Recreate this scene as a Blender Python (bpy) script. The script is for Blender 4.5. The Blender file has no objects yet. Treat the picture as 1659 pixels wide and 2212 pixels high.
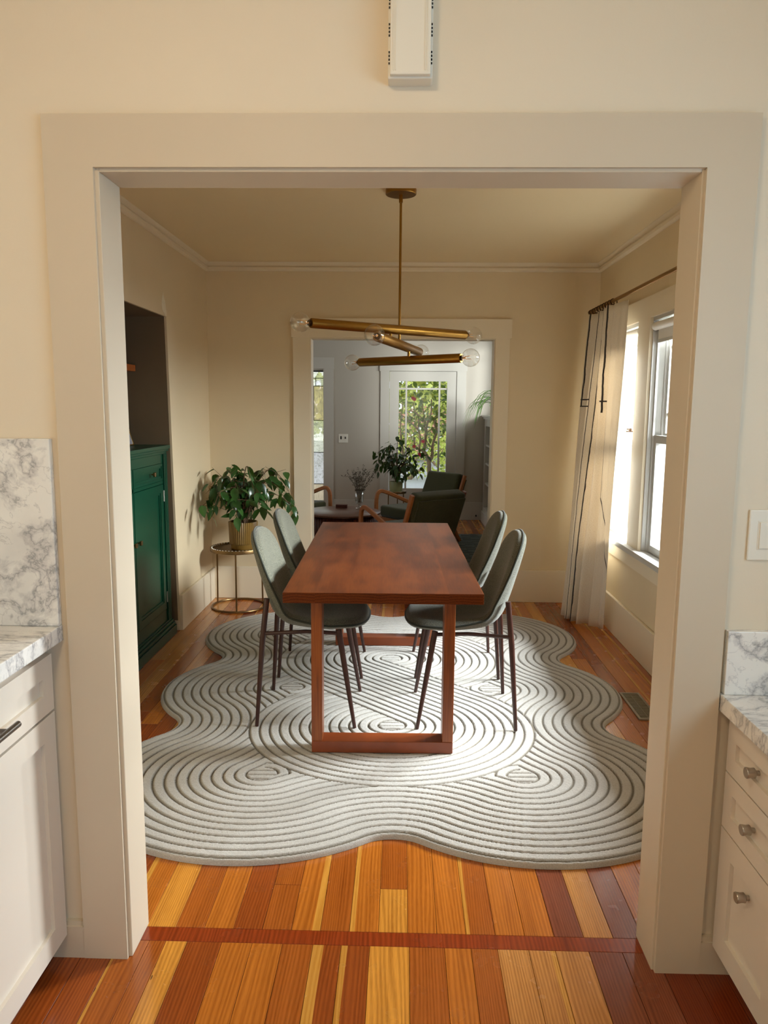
import bpy, bmesh, math, random
import numpy as np
from mathutils import Vector, Matrix

random.seed(7)
SC = bpy.context.scene
COL = SC.collection
PI = math.pi

# ------------------------------------------------------------------ camera
W_PX, H_PX = 1659, 2212
F_PX, PITCH, YAW, ROLL, EYE = 1599.5, -0.1401, -0.0242, 0.0083, 1.4992
_fw = Vector((math.sin(YAW) * math.cos(PITCH), math.cos(YAW) * math.cos(PITCH), math.sin(PITCH)))
_r0 = Vector((math.cos(YAW), -math.sin(YAW), 0))
_u0 = _r0.cross(_fw)
_r = _r0 * math.cos(ROLL) + _u0 * math.sin(ROLL)
_u = -_r0 * math.sin(ROLL) + _u0 * math.cos(ROLL)
cam_d = bpy.data.cameras.new('camera')
cam = bpy.data.objects.new('camera', cam_d)
COL.objects.link(cam)
cam_d.sensor_fit = 'HORIZONTAL'
cam_d.sensor_width = 36.0
cam_d.lens = F_PX * 36.0 / W_PX
cam_d.clip_start = 0.05
m3 = Matrix((_r, _u, -_fw)).transposed()
cam.matrix_world = Matrix.Translation((0, 0, EYE)) @ m3.to_4x4()
SC.camera = cam


def at(px, py, axis, val):
    """point where the ray through a photo pixel meets the plane axis = val"""
    d = _fw + _r * ((px - W_PX / 2) / F_PX) - _u * ((py - H_PX / 2) / F_PX)
    i = 'xyz'.index(axis)
    o = Vector((0, 0, EYE))
    return o + d * ((val - o[i]) / d[i])


# ------------------------------------------------------------------ light and exposure
SC.view_settings.view_transform = 'Standard'
SC.view_settings.look = 'None'
SC.view_settings.gamma = 1.0
SC.view_settings.use_curve_mapping = False
SC.view_settings.exposure = 0.0
world = bpy.data.worlds.new('overcast_sky')
SC.world = world
world.use_nodes = True
_bg = world.node_tree.nodes['Background']
_bg.inputs['Color'].default_value = (0.86, 0.93, 1.0, 1)
_bg.inputs['Strength'].default_value = 1.7
SC.cycles.max_bounces = 12
SC.cycles.diffuse_bounces = 6
SC.cycles.transparent_max_bounces = 16
SC.cycles.sample_clamp_indirect = 6.0
SC.cycles.use_denoising = True


def area(name, loc, rot, sx, sy, energy, color):
    l = bpy.data.lights.new(name, 'AREA')
    l.shape = 'RECTANGLE'
    l.size, l.size_y, l.energy, l.color = sx, sy, energy, color
    o = bpy.data.objects.new(name, l)
    COL.objects.link(o)
    o.location = loc
    o.rotation_euler = rot
    return o


TO_MINUS_X = (0, PI / 2, 0)      # area light facing -x
TO_PLUS_X = (0, -PI / 2, 0)
area('kitchen_window_daylight', (1.62, -0.25, 1.62), TO_MINUS_X, 1.05, 2.7, 42, (0.44, 0.73, 1.0))
area('dining_sky_daylight', (3.35, 4.40, 2.35), (0, math.radians(80), 0), 1.0, 3.0, 1750, (0.95, 0.98, 1.0))
area('living_window_daylight', (1.75, 8.35, 2.0), TO_MINUS_X, 0.9, 1.6, 58, (0.95, 0.97, 1.0))
area('living_side_window_daylight', (-3.35, 7.9, 1.6), TO_PLUS_X, 1.4, 2.0, 6, (0.92, 0.97, 1.0))


# ------------------------------------------------------------------ helpers
def link(o, parent=None):
    COL.objects.link(o)
    if parent is not None:
        o.parent = parent
    return o


def tag(o, label=None, cat=None, group=None, kind=None):
    if label: o['label'] = label
    if cat: o['category'] = cat
    if group: o['group'] = group
    if kind: o['kind'] = kind
    return o


def thing(name, label, cat, loc=(0, 0, 0), rz=0.0, group=None):
    o = bpy.data.objects.new(name, None)
    o.empty_display_size = 0.05
    link(o)
    o.location = loc
    o.rotation_euler = (0, 0, rz)
    return tag(o, label, cat, group)


def mk(name, bm, mat, parent=None, smooth=False, loc=None, rot=None, bevel=0.0, seg=2):
    """close a bmesh into ONE mesh object"""
    if bevel > 0:
        bmesh.ops.bevel(bm, geom=[e for e in bm.edges], offset=bevel, segments=seg, profile=0.6, affect='EDGES', clamp_overlap=True)
    bmesh.ops.recalc_face_normals(bm, faces=bm.faces)
    me = bpy.data.meshes.new(name)
    bm.to_mesh(me)
    bm.free()
    if mat is not None:
        me.materials.append(mat)
    if smooth:
        me.polygons.foreach_set('use_smooth', [True] * len(me.polygons))
        if smooth != 'all':
            me.set_sharp_from_angle(angle=math.radians(40))
    o = bpy.data.objects.new(name, me)
    link(o, parent)
    if loc is not None: o.location = loc
    if rot is not None: o.rotation_euler = rot
    return o


def struct(name, bm, mat, **k):
    return tag(mk(name, bm, mat, **k), kind='structure')


def box(bm, x0, x1, y0, y1, z0, z1):
    vs = [bm.verts.new((x, y, z)) for z in (z0, z1) for y in (y0, y1) for x in (x0, x1)]
    for f in ((0, 2, 3, 1), (4, 5, 7, 6), (0, 1, 5, 4), (2, 6, 7, 3), (0, 4, 6, 2), (1, 3, 7, 5)):
        bm.faces.new([vs[i] for i in f])
    return bm


def bx(x0, x1, y0, y1, z0, z1):
    return box(bmesh.new(), min(x0, x1), max(x0, x1), min(y0, y1), max(y0, y1), min(z0, z1), max(z0, z1))


def prism(bm, poly, axis, a, b):
    """extrude a 2d polygon along an axis; poly uses the two other axes in xyz order"""
    def P(q, v):
        if axis == 'x': return (v, q[0], q[1])
        if axis == 'y': return (q[0], v, q[1])
        return (q[0], q[1], v)
    A = [bm.verts.new(P(q, a)) for q in poly]
    Bv = [bm.verts.new(P(q, b)) for q in poly]
    n = len(poly)
    bm.faces.new(A)
    bm.faces.new(Bv[::-1])
    for i in range(n):
        bm.faces.new([A[i], A[(i + 1) % n], Bv[(i + 1) % n], Bv[i]])
    return bm


def sweep(bm, pts, prof, up=(0, 0, 1), closed=False, scale=None, cap=True):
    pts = [Vector(p) for p in pts]
    n = len(pts)
    rings = []
    up = Vector(up)
    for i, p in enumerate(pts):
        a = pts[(i - 1) % n] if (closed or i > 0) else pts[0]
        b = pts[(i + 1) % n] if (closed or i < n - 1) else pts[-1]
        t = (b - a).normalized()
        s = t.cross(up)
        if s.length < 1e-4: s = t.cross(Vector((1, 0, 0.01)))
        s.normalize()
        q = s.cross(t).normalized()
        k = scale[i] if scale else 1.0
        rings.append([bm.verts.new(p + s * (a_ * k) + q * (b_ * k)) for a_, b_ in prof])
    m = len(prof)
    for i in range(n if closed else n - 1):
        A, Bv = rings[i], rings[(i + 1) % n]
        for j in range(m):
            bm.faces.new([A[j], A[(j + 1) % m], Bv[(j + 1) % m], Bv[j]])
    if cap and not closed:
        bm.faces.new(rings[0][::-1])
        bm.faces.new(rings[-1])
    return bm


def circ(n, r=1.0):
    return [(r * math.cos(2 * PI * i / n), r * math.sin(2 * PI * i / n)) for i in range(n)]


def tube(bm, pts, radii, n=8, closed=False):
    if isinstance(radii, (int, float)): radii = [radii] * len(pts)
    d = (Vector(pts[-1]) - Vector(pts[0]))
    up = (0, 0, 1)
    if not closed and d.length > 0 and abs(d.normalized().z) > 0.8: up = (0.3, 1, 0.05)
    return sweep(bm, pts, circ(n), up=up, closed=closed, scale=list(radii))


def rectprof(w, h, c=0.0):
    w, h = w / 2, h / 2
    if c <= 0: return [(-w, -h), (w, -h), (w, h), (-w, h)]
    return [(-w + c, -h), (w - c, -h), (w, -h + c), (w, h - c), (w - c, h), (-w + c, h), (-w, h - c), (-w, -h + c)]


def lathe(bm, prof, n=32, c=(0, 0, 0), flute=0.0, nf=0):
    rings = []
    for r, z in prof:
        ring = []
        for i in range(n):
            a = 2 * PI * i / n
            rr = r * (1.0 if not flute or r < 1e-6 else 1 - flute * (0.5 - 0.5 * math.cos(nf * a)))
            ring.append(bm.verts.new((c[0] + rr * math.cos(a), c[1] + rr * math.sin(a), c[2] + z)))
        rings.append(ring)
    for A, Bv in zip(rings, rings[1:]):
        for j in range(n):
            bm.faces.new([A[j], A[(j + 1) % n], Bv[(j + 1) % n], Bv[j]])
    if prof[0][0] > 1e-6: bm.faces.new(rings[0][::-1])
    if prof[-1][0] > 1e-6: bm.faces.new(rings[-1])
    bmesh.ops.remove_doubles(bm, verts=bm.verts, dist=1e-6)
    return bm


def smooth_path(ctrl, n):
    """Catmull-Rom through control points"""
    P = [np.array(c, float) for c in ctrl]
    P = [2 * P[0] - P[1]] + P + [2 * P[-1] - P[-2]]
    out = []
    k = len(P) - 3
    for i in range(n):
        t = i / (n - 1) * k
        j = min(int(t), k - 1)
        f = t - j
        a, b, c, d = P[j], P[j + 1], P[j + 2], P[j + 3]
        out.append(0.5 * (2 * b + (c - a) * f + (2 * a - 5 * b + 4 * c - d) * f * f + (3 * b - a - 3 * c + d) * f ** 3))
    return out


def copy_tree(o, parent=None):
    c = o.copy()
    COL.objects.link(c)
    c.parent = parent
    for ch in list(o.children):
        copy_tree(ch, c)
    return c


# ------------------------------------------------------------------ materials
def lin(c):
    """sRGB 0-255 to linear"""
    f = lambda v: v / 12.92 if v <= 0.04045 else ((v + 0.055) / 1.055) ** 2.4
    return tuple(f(v / 255.0) for v in c) + (1.0,)


class NT:
    def __init__(s, name):
        s.m = bpy.data.materials.new(name)
        s.m.use_nodes = True
        s.t = s.m.node_tree
        s.p = s.t.nodes['Principled BSDF']
        s.out = s.t.nodes['Material Output']

    def n(s, kind, ins=None, **props):
        nd = s.t.nodes.new('ShaderNode' + kind)
        for k, v in props.items(): setattr(nd, k, v)
        for k, v in (ins or {}).items():
            if hasattr(v, 'is_linked'): s.t.links.new(v, nd.inputs[k])
            else: nd.inputs[k].default_value = v
        return nd

    def set(s, **k):
        names = dict(base='Base Color', rough='Roughness', metal='Metallic', normal='Normal', spec='Specular IOR Level', coat='Coat Weight',
                     coat_rough='Coat Roughness', sheen='Sheen Weight', alpha='Alpha', trans='Transmission Weight', emit='Emission Color', emits='Emission Strength')
        for a, v in k.items():
            i = s.p.inputs[names[a]]
            if hasattr(v, 'is_linked'): s.t.links.new(v, i)
            else: i.default_value = v
        return s

    def coord(s, kind='Object', scale=(1, 1, 1), loc=(0, 0, 0)):
        c = s.n('TexCoord').outputs[kind]
        return s.n('Mapping', {'Vector': c, 'Scale': scale, 'Location': loc}).outputs[0]

    def noise(s, vec, scale, detail=3.0, rough=0.5, dist=0.0, out='Fac'):
        return s.n('TexNoise', {'Vector': vec, 'Scale': scale, 'Detail': detail, 'Roughness': rough, 'Distortion': dist}).outputs[out]

    def mathn(s, op, a, b=0.0, c=0.0, clamp=False):
        nd = s.n('Math', operation=op, use_clamp=clamp)
        for i, v in enumerate((a, b, c)):
            if hasattr(v, 'is_linked'): s.t.links.new(v, nd.inputs[i])
            else: nd.inputs[i].default_value = v
        return nd.outputs[0]

    def ramp(s, fac, stops):
        nd = s.n('ValToRGB', {'Fac': fac})
        cr = nd.color_ramp
        while len(cr.elements) < len(stops): cr.elements.new(0.5)
        for e, (p, c) in zip(cr.elements, stops):
            e.position = p
            e.color = c if len(c) == 4 else tuple(c) + (1,)
        return nd.outputs[0]

    def mix(s, fac, a, b, mode='MIX'):
        nd = s.n('Mix', data_type='RGBA', blend_type=mode)
        for i, v in ((0, fac), (6, a), (7, b)):
            if hasattr(v, 'is_linked'): s.t.links.new(v, nd.inputs[i])
            else: nd.inputs[i].default_value = v
        return nd.outputs[2]

    def bump(s, h, strength=0.2, dist=0.005):
        return s.n('Bump', {'Height': h, 'Strength': strength, 'Distance': dist}).outputs[0]


def plain(name, rgb, rough=0.5, metal=0.0, var=0.0, scale=20.0, bump=0.0, bscale=200.0, coat=0.0, sheen=0.0, spec=0.5):
    t = NT(name)
    c = lin(rgb)
    v = t.coord()
    if var > 0:
        n = t.noise(v, scale, 4)
        base = t.ramp(n, [(0.25, tuple(x * (1 - var) for x in c[:3])), (0.75, tuple(min(1, x * (1 + var)) for x in c[:3]))])
        t.set(base=base)
    else:
        t.set(base=c)
    t.set(rough=rough, metal=metal, coat=coat, sheen=sheen, spec=spec)
    if bump > 0:
        t.set(normal=t.bump(t.noise(v, bscale, 3), bump, 0.002))
    return t.m


M = {}
M['paint'] = plain('warm_cream_wall_paint', (227, 214, 192), 0.62, var=0.02, scale=2.0, bump=0.08, bscale=160)
M['paint_dining'] = plain('warm_cream_dining_paint', (224, 206, 172), 0.6, var=0.02, scale=2.0, bump=0.08, bscale=160)
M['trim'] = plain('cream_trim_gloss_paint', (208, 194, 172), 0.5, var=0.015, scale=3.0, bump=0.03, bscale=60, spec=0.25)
M['trim_d'] = plain('cream_dining_trim_paint', (232, 219, 194), 0.45, var=0.015, scale=3.0, bump=0.03, bscale=60, spec=0.3)
M['ceiling'] = plain('cream_ceiling_paint', (236, 217, 178), 0.42, var=0.02, scale=1.5, bump=0.05, bscale=120)
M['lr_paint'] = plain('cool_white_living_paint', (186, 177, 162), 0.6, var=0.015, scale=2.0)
M['niche'] = plain('niche_shade_taupe', (118, 100, 76), 0.7, var=0.06, scale=3.0)  # shade of the recess is put into this darker taupe
M['white_sash'] = plain('white_sash_paint', (192, 191, 187), 0.35)
M['cabinet'] = plain('greige_cabinet_paint', (220, 210, 196), 0.38, var=0.01, scale=4.0)
M['green_cab'] = plain('dark_green_gloss_cabinet_paint', (10, 62, 43), 0.32, var=0.05, scale=3.0, spec=0.3)
M['brass'] = plain('brushed_brass', (152, 112, 50), 0.36, metal=1.0, var=0.05, scale=60)
M['aged_brass'] = plain('aged_brass', (126, 100, 66), 0.38, metal=1.0)
M['bronze'] = plain('dark_bronze', (70, 52, 38), 0.4, metal=0.8)
M['nickel'] = plain('brushed_nickel', (186, 180, 172), 0.3, metal=1.0)
M['dark_nickel'] = plain('dark_nickel', (110, 104, 98), 0.3, metal=1.0)
M['plastic'] = plain('ivory_plastic', (232, 226, 212), 0.4)
M['black'] = plain('black_slot', (28, 24, 20), 0.6)
M['lead'] = plain('lead_came', (60, 60, 60), 0.5, metal=0.6)
M['soil'] = plain('dark_soil', (52, 38, 28), 0.9, var=0.3, scale=80)
M['stem'] = plain('brown_stem', (104, 78, 56), 0.7, var=0.2, scale=40)
M['steel'] = plain('grey_vent_steel', (150, 140, 122), 0.45, metal=0.6)
M['filament'] = plain('amber_filament', (240, 170, 80), 0.5)
M['spackle'] = plain('white_spackle', (236, 226, 204), 0.8, var=0.06, scale=60)
M['shade_fabric'] = plain('white_roller_fabric', (232, 228, 220), 0.7)
M['shell'] = plain('cream_seashell', (236, 216, 160), 0.4, var=0.12, scale=60)
M['twig'] = plain('grey_brown_twig', (84, 76, 62), 0.8)
M['box_wood'] = plain('dark_red_box_wood', (92, 46, 34), 0.5, var=0.15, scale=30)
M['shelf_wood'] = plain('orange_shelf_wood', (178, 98, 44), 0.45, var=0.2, scale=25)
M['pot_far'] = plain('pale_olive_glazed_pot', (150, 150, 104), 0.4, var=0.05, scale=20)
M['pot_near'] = plain('olive_gold_ribbed_pot', (124, 94, 40), 0.4, var=0.08, scale=12)
M['concrete'] = plain('pale_concrete_paving', (180, 180, 178), 0.8, var=0.05, scale=2)
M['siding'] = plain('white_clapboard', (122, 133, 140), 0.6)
M['bark'] = plain('grey_tan_bark', (150, 126, 98), 0.8, var=0.2, scale=30)
M['petal'] = plain('pink_red_petal', (205, 46, 72), 0.6, var=0.15, scale=60)
M['pink_bush'] = plain('pink_flower_bush', (226, 160, 138), 0.8, var=0.2, scale=8)
M['gold'] = plain('thin_gold_frame', (214, 176, 92), 0.3, metal=1.0)


def m_floor():
    t = NT('varnished_fir_plank')
    oi = t.n('ObjectInfo')
    rnd = oi.outputs['Random']
    co = t.n('TexCoord').outputs['Object']
    off = t.n('CombineXYZ', {'X': t.mathn('MULTIPLY', rnd, 17.3), 'Y': t.mathn('MULTIPLY', rnd, 53.1), 'Z': 0.0}).outputs[0]
    v = t.n('VectorMath', {0: co, 1: off}, operation='ADD').outputs[0]
    sx = t.n('Mapping', {'Vector': v, 'Scale': (1, 0.05, 1)}).outputs[0]
    warp = t.noise(t.n('Mapping', {'Vector': v, 'Scale': (6, 0.9, 1)}).outputs[0], 1.0, 2)
    xs = t.n('SeparateXYZ', {'Vector': co}).outputs[0]
    # late-wood grain: lines of uneven spacing running along the plank, wandering where the board is flat sawn
    wide = t.noise(t.n('Mapping', {'Vector': v, 'Scale': (9, 0.55, 1)}).outputs[0], 1.0, 2)
    freq = t.mathn('ADD', 420.0, t.mathn('MULTIPLY', rnd, 520.0))
    ph = t.mathn('ADD', t.mathn('MULTIPLY', xs, freq), t.mathn('ADD', t.mathn('MULTIPLY', warp, 30.0), t.mathn('MULTIPLY', wide, 46.0)))
    line = t.mathn('SINE', ph)
    line = t.mathn('MULTIPLY', t.mathn('ADD', line, 1.0), 0.5)
    fine = t.noise(sx, 520.0, 2)
    streak = t.noise(t.n('Mapping', {'Vector': v, 'Scale': (1, 0.012, 1)}).outputs[0], 170.0, 3, 0.65)
    broad = t.noise(t.n('Mapping', {'Vector': v, 'Scale': (1, 0.06, 1)}).outputs[0], 30.0, 3)
    g = t.mathn('ADD', t.mathn('MULTIPLY', line, 0.20), t.mathn('ADD', t.mathn('MULTIPLY', fine, 0.28), t.mathn('ADD', t.mathn('MULTIPLY', broad, 0.42), t.mathn('MULTIPLY', streak, 0.40))))
    g = t.n('MapRange', {'Value': g, 'From Min': 0.34, 'From Max': 0.98, 'To Min': 0.0, 'To Max': 1.0}).outputs[0]
    base = oi.outputs['Color']
    dark = t.mix(1.0, base, (0.50, 0.36, 0.26, 1), 'MULTIPLY')
    light = t.mix(1.0, base, (1.35, 1.30, 1.20, 1), 'MULTIPLY')
    c = t.mix(g, dark, light)
    # yellow sapwood strip on one edge of some planks
    sap = t.n('Attribute', attribute_type='OBJECT', attribute_name='sap_edge').outputs['Fac']
    wob = t.mathn('MULTIPLY', t.mathn('SUBTRACT', warp, 0.5), 0.03)
    xx = t.mathn('ADD', xs, wob)
    m1 = t.mathn('GREATER_THAN', t.mathn('MULTIPLY', xx, t.mathn('SIGN', sap)), t.mathn('SUBTRACT', 0.0415, t.mathn('ABSOLUTE', sap)))
    m1 = t.mathn('MULTIPLY', m1, t.mathn('GREATER_THAN', t.mathn('ABSOLUTE', sap), 0.001))
    sapc = t.mix(g, lin((196, 128, 34)), lin((240, 190, 90)))
    c = t.mix(t.mathn('MULTIPLY', m1, 0.6), c, sapc)
    # small dark nail holes and scratches
    vor = t.n('TexVoronoi', {'Vector': t.n('Mapping', {'Vector': v, 'Scale': (14, 3.4, 1)}).outputs[0], 'Scale': 1.0}).outputs['Distance']
    hole = t.mathn('LESS_THAN', vor, 0.035)
    c = t.mix(t.mathn('MULTIPLY', hole, 0.75), c, lin((40, 16, 6)))
    t.set(base=c, rough=t.n('MapRange', {'Value': t.noise(v, 9.0, 3), 'To Min': 0.16, 'To Max': 0.34}).outputs[0], coat=0.25, coat_rough=0.12, spec=0.45)
    scr = t.noise(t.n('Mapping', {'Vector': v, 'Scale': (160, 5, 1)}).outputs[0], 1.0, 4)
    t.set(normal=t.bump(t.mathn('ADD', t.mathn('MULTIPLY', scr, 0.5), t.mathn('MULTIPLY', line, 0.3)), 0.10, 0.0015))
    return t.m


M['plank'] = m_floor()


def m_table():
    t = NT('cherry_stained_table_wood')
    co = t.n('TexCoord').outputs['Object']
    s = t.n('SeparateXYZ', {'Vector': co})
    x, y, z = s.outputs
    cell = t.mathn('FLOOR', t.mathn('DIVIDE', t.mathn('ADD', x, 5.0), 0.135))
    rnd = t.n('TexWhiteNoise', {'W': cell}, noise_dimensions='1D').outputs['Value']
    lx = t.mathn('SUBTRACT', t.mathn('MODULO', t.mathn('ADD', x, 5.0), 0.135), 0.0675)
    cz = t.mathn('ADD', z, t.mathn('ADD', 0.03, t.mathn('MULTIPLY', rnd, 0.06)))
    warp = t.noise(t.n('Mapping', {'Vector': co, 'Scale': (3, 0.8, 3)}).outputs[0], 2.0, 3)
    r = t.mathn('SQRT', t.mathn('ADD', t.mathn('MULTIPLY', lx, lx), t.mathn('MULTIPLY', cz, cz)))
    ring = t.mathn('SINE', t.mathn('ADD', t.mathn('MULTIPLY', r, 560.0), t.mathn('MULTIPLY', warp, 16.0)))
    fine = t.noise(t.n('Mapping', {'Vector': co, 'Scale': (60, 2.2, 60)}).outputs[0], 4.0, 3)
    blot = t.noise(co, 5.0, 3)
    g = t.mathn('ADD', t.mathn('MULTIPLY', ring, 0.10), t.mathn('ADD', t.mathn('MULTIPLY', fine, 0.40), t.mathn('ADD', 0.1, t.mathn('MULTIPLY', blot, 0.3))))
    c = t.ramp(g, [(0.18, lin((58, 22, 6))), (0.45, lin((92, 42, 12))), (0.75, lin((118, 60, 22)))])
    t.set(base=c, rough=0.36, spec=0.16, normal=t.bump(fine, 0.05, 0.001))
    return t.m


M['table'] = m_table()


def m_post():
    t = NT('cherry_stained_post_wood')
    co = t.n('TexCoord').outputs['Object']
    fine = t.noise(t.n('Mapping', {'Vector': co, 'Scale': (70, 70, 2.5)}).outputs[0], 2.0, 3)
    blot = t.noise(t.n('Mapping', {'Vector': co, 'Scale': (4, 4, 2)}).outputs[0], 2.0, 3)
    g = t.mathn('ADD', t.mathn('MULTIPLY', fine, 0.6), t.mathn('MULTIPLY', blot, 0.4))
    t.set(base=t.ramp(g, [(0.25, lin((92, 40, 12))), (0.5, lin((134, 68, 24))), (0.75, lin((160, 90, 38)))]), rough=0.36, coat=0.15, coat_rough=0.25)
    return t.m


M['post'] = m_post()
M['rail'] = plain('cherry_stained_rail_wood', (132, 62, 24), 0.36, var=0.2, scale=9, coat=0.15)


def m_marble():
    t = NT('white_grey_veined_marble')
    v = t.coord('Object', (1, 1, 1))
    w = t.noise(v, 3.0, 4, 0.55, 0.0, 'Color')
    vv = t.n('VectorMath', {0: v, 1: t.n('VectorMath', {0: w, 1: (0.16, 0.16, 0.16)}, operation='MULTIPLY').outputs[0]}, operation='ADD').outputs[0]
    rot = t.n('Mapping', {'Vector': vv, 'Rotation': (0.5, 0.75, 0.4), 'Scale': (0.8, 2.6, 1.0)}).outputs[0]
    n1 = t.noise(rot, 4.2, 6, 0.62)
    v1 = t.mathn('ABSOLUTE', t.mathn('SUBTRACT', n1, 0.5))
    n2 = t.noise(rot, 13.0, 5, 0.6)
    v2 = t.mathn('ABSOLUTE', t.mathn('SUBTRACT', n2, 0.52))
    c1 = t.ramp(v1, [(0.0, lin((176, 176, 178))), (0.010, lin((216, 215, 215))), (0.05, lin((246, 245, 242)))])
    c2 = t.ramp(v2, [(0.0, lin((196, 196, 198))), (0.014, lin((244, 244, 243)))])
    cloud = t.ramp(t.noise(vv, 5.0, 4), [(0.30, lin((226, 225, 225))), (0.55, lin((253, 252, 250)))])
    spot = t.ramp(t.noise(vv, 17.0, 3), [(0.27, lin((150, 150, 154))), (0.33, lin((255, 255, 255)))])
    c = t.mix(0.8, t.mix(0.6, c1, c2, 'MULTIPLY'), cloud, 'MULTIPLY')
    c = t.mix(0.7, c, spot, 'MULTIPLY')
    t.set(base=c, rough=0.18, spec=0.5)
    return t.m


M['marble'] = m_marble()


def m_fabric(name, a, b, scale=420.0, rough=0.9, bump=0.35):
    t = NT(name)
    v = t.coord()
    n = t.noise(v, scale, 2, 0.7)
    n2 = t.noise(v, 9.0, 3)
    c = t.ramp(n, [(0.3, lin(a)), (0.7, lin(b))])
    c = t.mix(0.25, c, t.ramp(n2, [(0.3, (0.6, 0.6, 0.6)), (0.7, (1.2, 1.2, 1.2))]), 'MULTIPLY')
    t.set(base=c, rough=rough, sheen=0.25, spec=0.2, normal=t.bump(n, bump, 0.003))
    return t.m


M['chair_fabric'] = m_fabric('grey_green_woven_upholstery', (36, 37, 28), (128, 128, 111), scale=300.0, bump=0.5)
M['piping'] = m_fabric('dark_green_piping', (38, 42, 34), (60, 64, 54))
M['chair_leg'] = plain('dark_walnut_leg', (60, 31, 23), 0.38, var=0.22, scale=40)
M['arm_fabric'] = m_fabric('olive_green_upholstery', (48, 48, 26), (84, 82, 50), scale=300)
M['arm_wood'] = plain('warm_bent_wood', (170, 104, 56), 0.4, var=0.15, scale=24)
M['arm_wood_dark'] = plain('red_brown_bent_wood', (120, 58, 36), 0.42, var=0.15, scale=24)
M['flute'] = plain('dark_walnut_fluted', (92, 48, 36), 0.45, var=0.15, scale=30)
M['coffee_top'] = plain('dark_walnut_top', (104, 68, 52), 0.3, var=0.1, scale=14)


def m_rug():
    t = NT('ivory_carved_wool')
    v = t.coord()
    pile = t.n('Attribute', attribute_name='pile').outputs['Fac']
    n = t.noise(v, 260.0, 3, 0.7)
    n2 = t.noise(v, 7.0, 3)
    c = t.ramp(n, [(0.25, lin((170, 166, 159))), (0.75, lin((207, 204, 199)))])
    c = t.mix(0.35, c, t.ramp(n2, [(0.3, (0.82, 0.81, 0.79)), (0.7, (1.08, 1.08, 1.08))]), 'MULTIPLY')
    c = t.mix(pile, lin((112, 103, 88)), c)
    t.set(base=c, rough=0.95, sheen=0.3, spec=0.1, normal=t.bump(n, 0.6, 0.004))
    return t.m


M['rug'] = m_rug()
M['green_rug'] = m_fabric('dark_green_tufted_wool', (26, 34, 22), (62, 70, 48), scale=160)


def m_thin_glass(name, tint=(1, 1, 1), face=0.05, edge=0.55, rough=0.02, bump=None, spec=(1, 1, 1)):
    t = NT(name)
    tr = t.n('BsdfTransparent', {'Color': tint + (1,)})
    gl = t.n('BsdfGlossy', {'Color': spec + (1,), 'Roughness': rough})
    if bump:
        v = t.coord('Object', bump[1])
        b = t.bump(t.noise(v, bump[0], 2, 0.5, 0.6), 0.9, 0.01)
        t.t.links.new(b, gl.inputs['Normal'])
    lw = t.n('LayerWeight', {'Blend': 0.35}).outputs['Facing']
    f = t.n('MapRange', {'Value': t.mathn('POWER', lw, 3.0), 'To Min': face, 'To Max': edge}).outputs[0]
    mx = t.n('MixShader', {0: f, 1: tr.outputs[0], 2: gl.outputs[0]})
    t.t.links.new(mx.outputs[0], t.out.inputs['Surface'])
    return t.m


M['glass'] = m_thin_glass('window_glass', (0.96, 0.98, 0.98))
M['bulb'] = m_thin_glass('clear_bulb_glass', (0.95, 0.95, 0.94), 0.10, 1.0)
M['vase'] = m_thin_glass('clear_vase_glass', (0.86, 0.86, 0.84), 0.10, 0.8)


def m_textured_glass(name, tint, scale, sc):
    t = NT(name)
    v = t.coord('Object', sc)
    n = t.noise(v, scale, 2, 0.5, 1.2)
    col = t.mix(1.0, tint + (1,), t.ramp(n, [(0.36, (0.7, 0.7, 0.67)), (0.48, (1, 1, 1))]), 'MULTIPLY')
    tl = t.n('BsdfTranslucent', {'Color': col})
    tr = t.n('BsdfTransparent', {'Color': col})
    gl = t.n('BsdfGlossy', {'Roughness': 0.15})
    a = t.n('MixShader', {0: 0.30, 1: tr.outputs[0], 2: tl.outputs[0]})
    b = t.n('MixShader', {0: 0.06, 1: a.outputs[0], 2: gl.outputs[0]})
    t.t.links.new(b.outputs[0], t.out.inputs['Surface'])
    return t.m


M['tex_glass_reed'] = m_textured_glass('reeded_amber_glass', (0.95, 0.86, 0.72), 30.0, (6, 6, 0.4))
M['tex_glass_wave'] = m_textured_glass('rippled_pale_glass', (1.0, 1.0, 0.90), 38.0, (1, 1, 2.4))
M['tex_glass_peb'] = m_textured_glass('pebbled_clear_glass', (0.98, 0.97, 0.96), 46.0, (1, 1, 1))


def m_leaf(name, a, b, rough=0.35, trans=0.25):
    t = NT(name)
    rnd = t.n('ObjectInfo').outputs['Random']
    n = t.noise(t.coord(), 25.0, 2)
    f = t.mathn('ADD', t.mathn('MULTIPLY', rnd, 0.7), t.mathn('MULTIPLY', n, 0.3))
    c = t.ramp(f, [(0.1, lin(a)), (0.85, lin(b))])
    t.set(base=c, rough=rough, spec=0.5)
    tl = t.n('BsdfTranslucent', {'Color': t.mix(0.5, c, lin((150, 190, 50)))})
    mx = t.n('MixShader', {0: trans, 1: t.p.outputs[0], 2: tl.outputs[0]})
    t.t.links.new(mx.outputs[0], t.out.inputs['Surface'])
    return t.m


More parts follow.
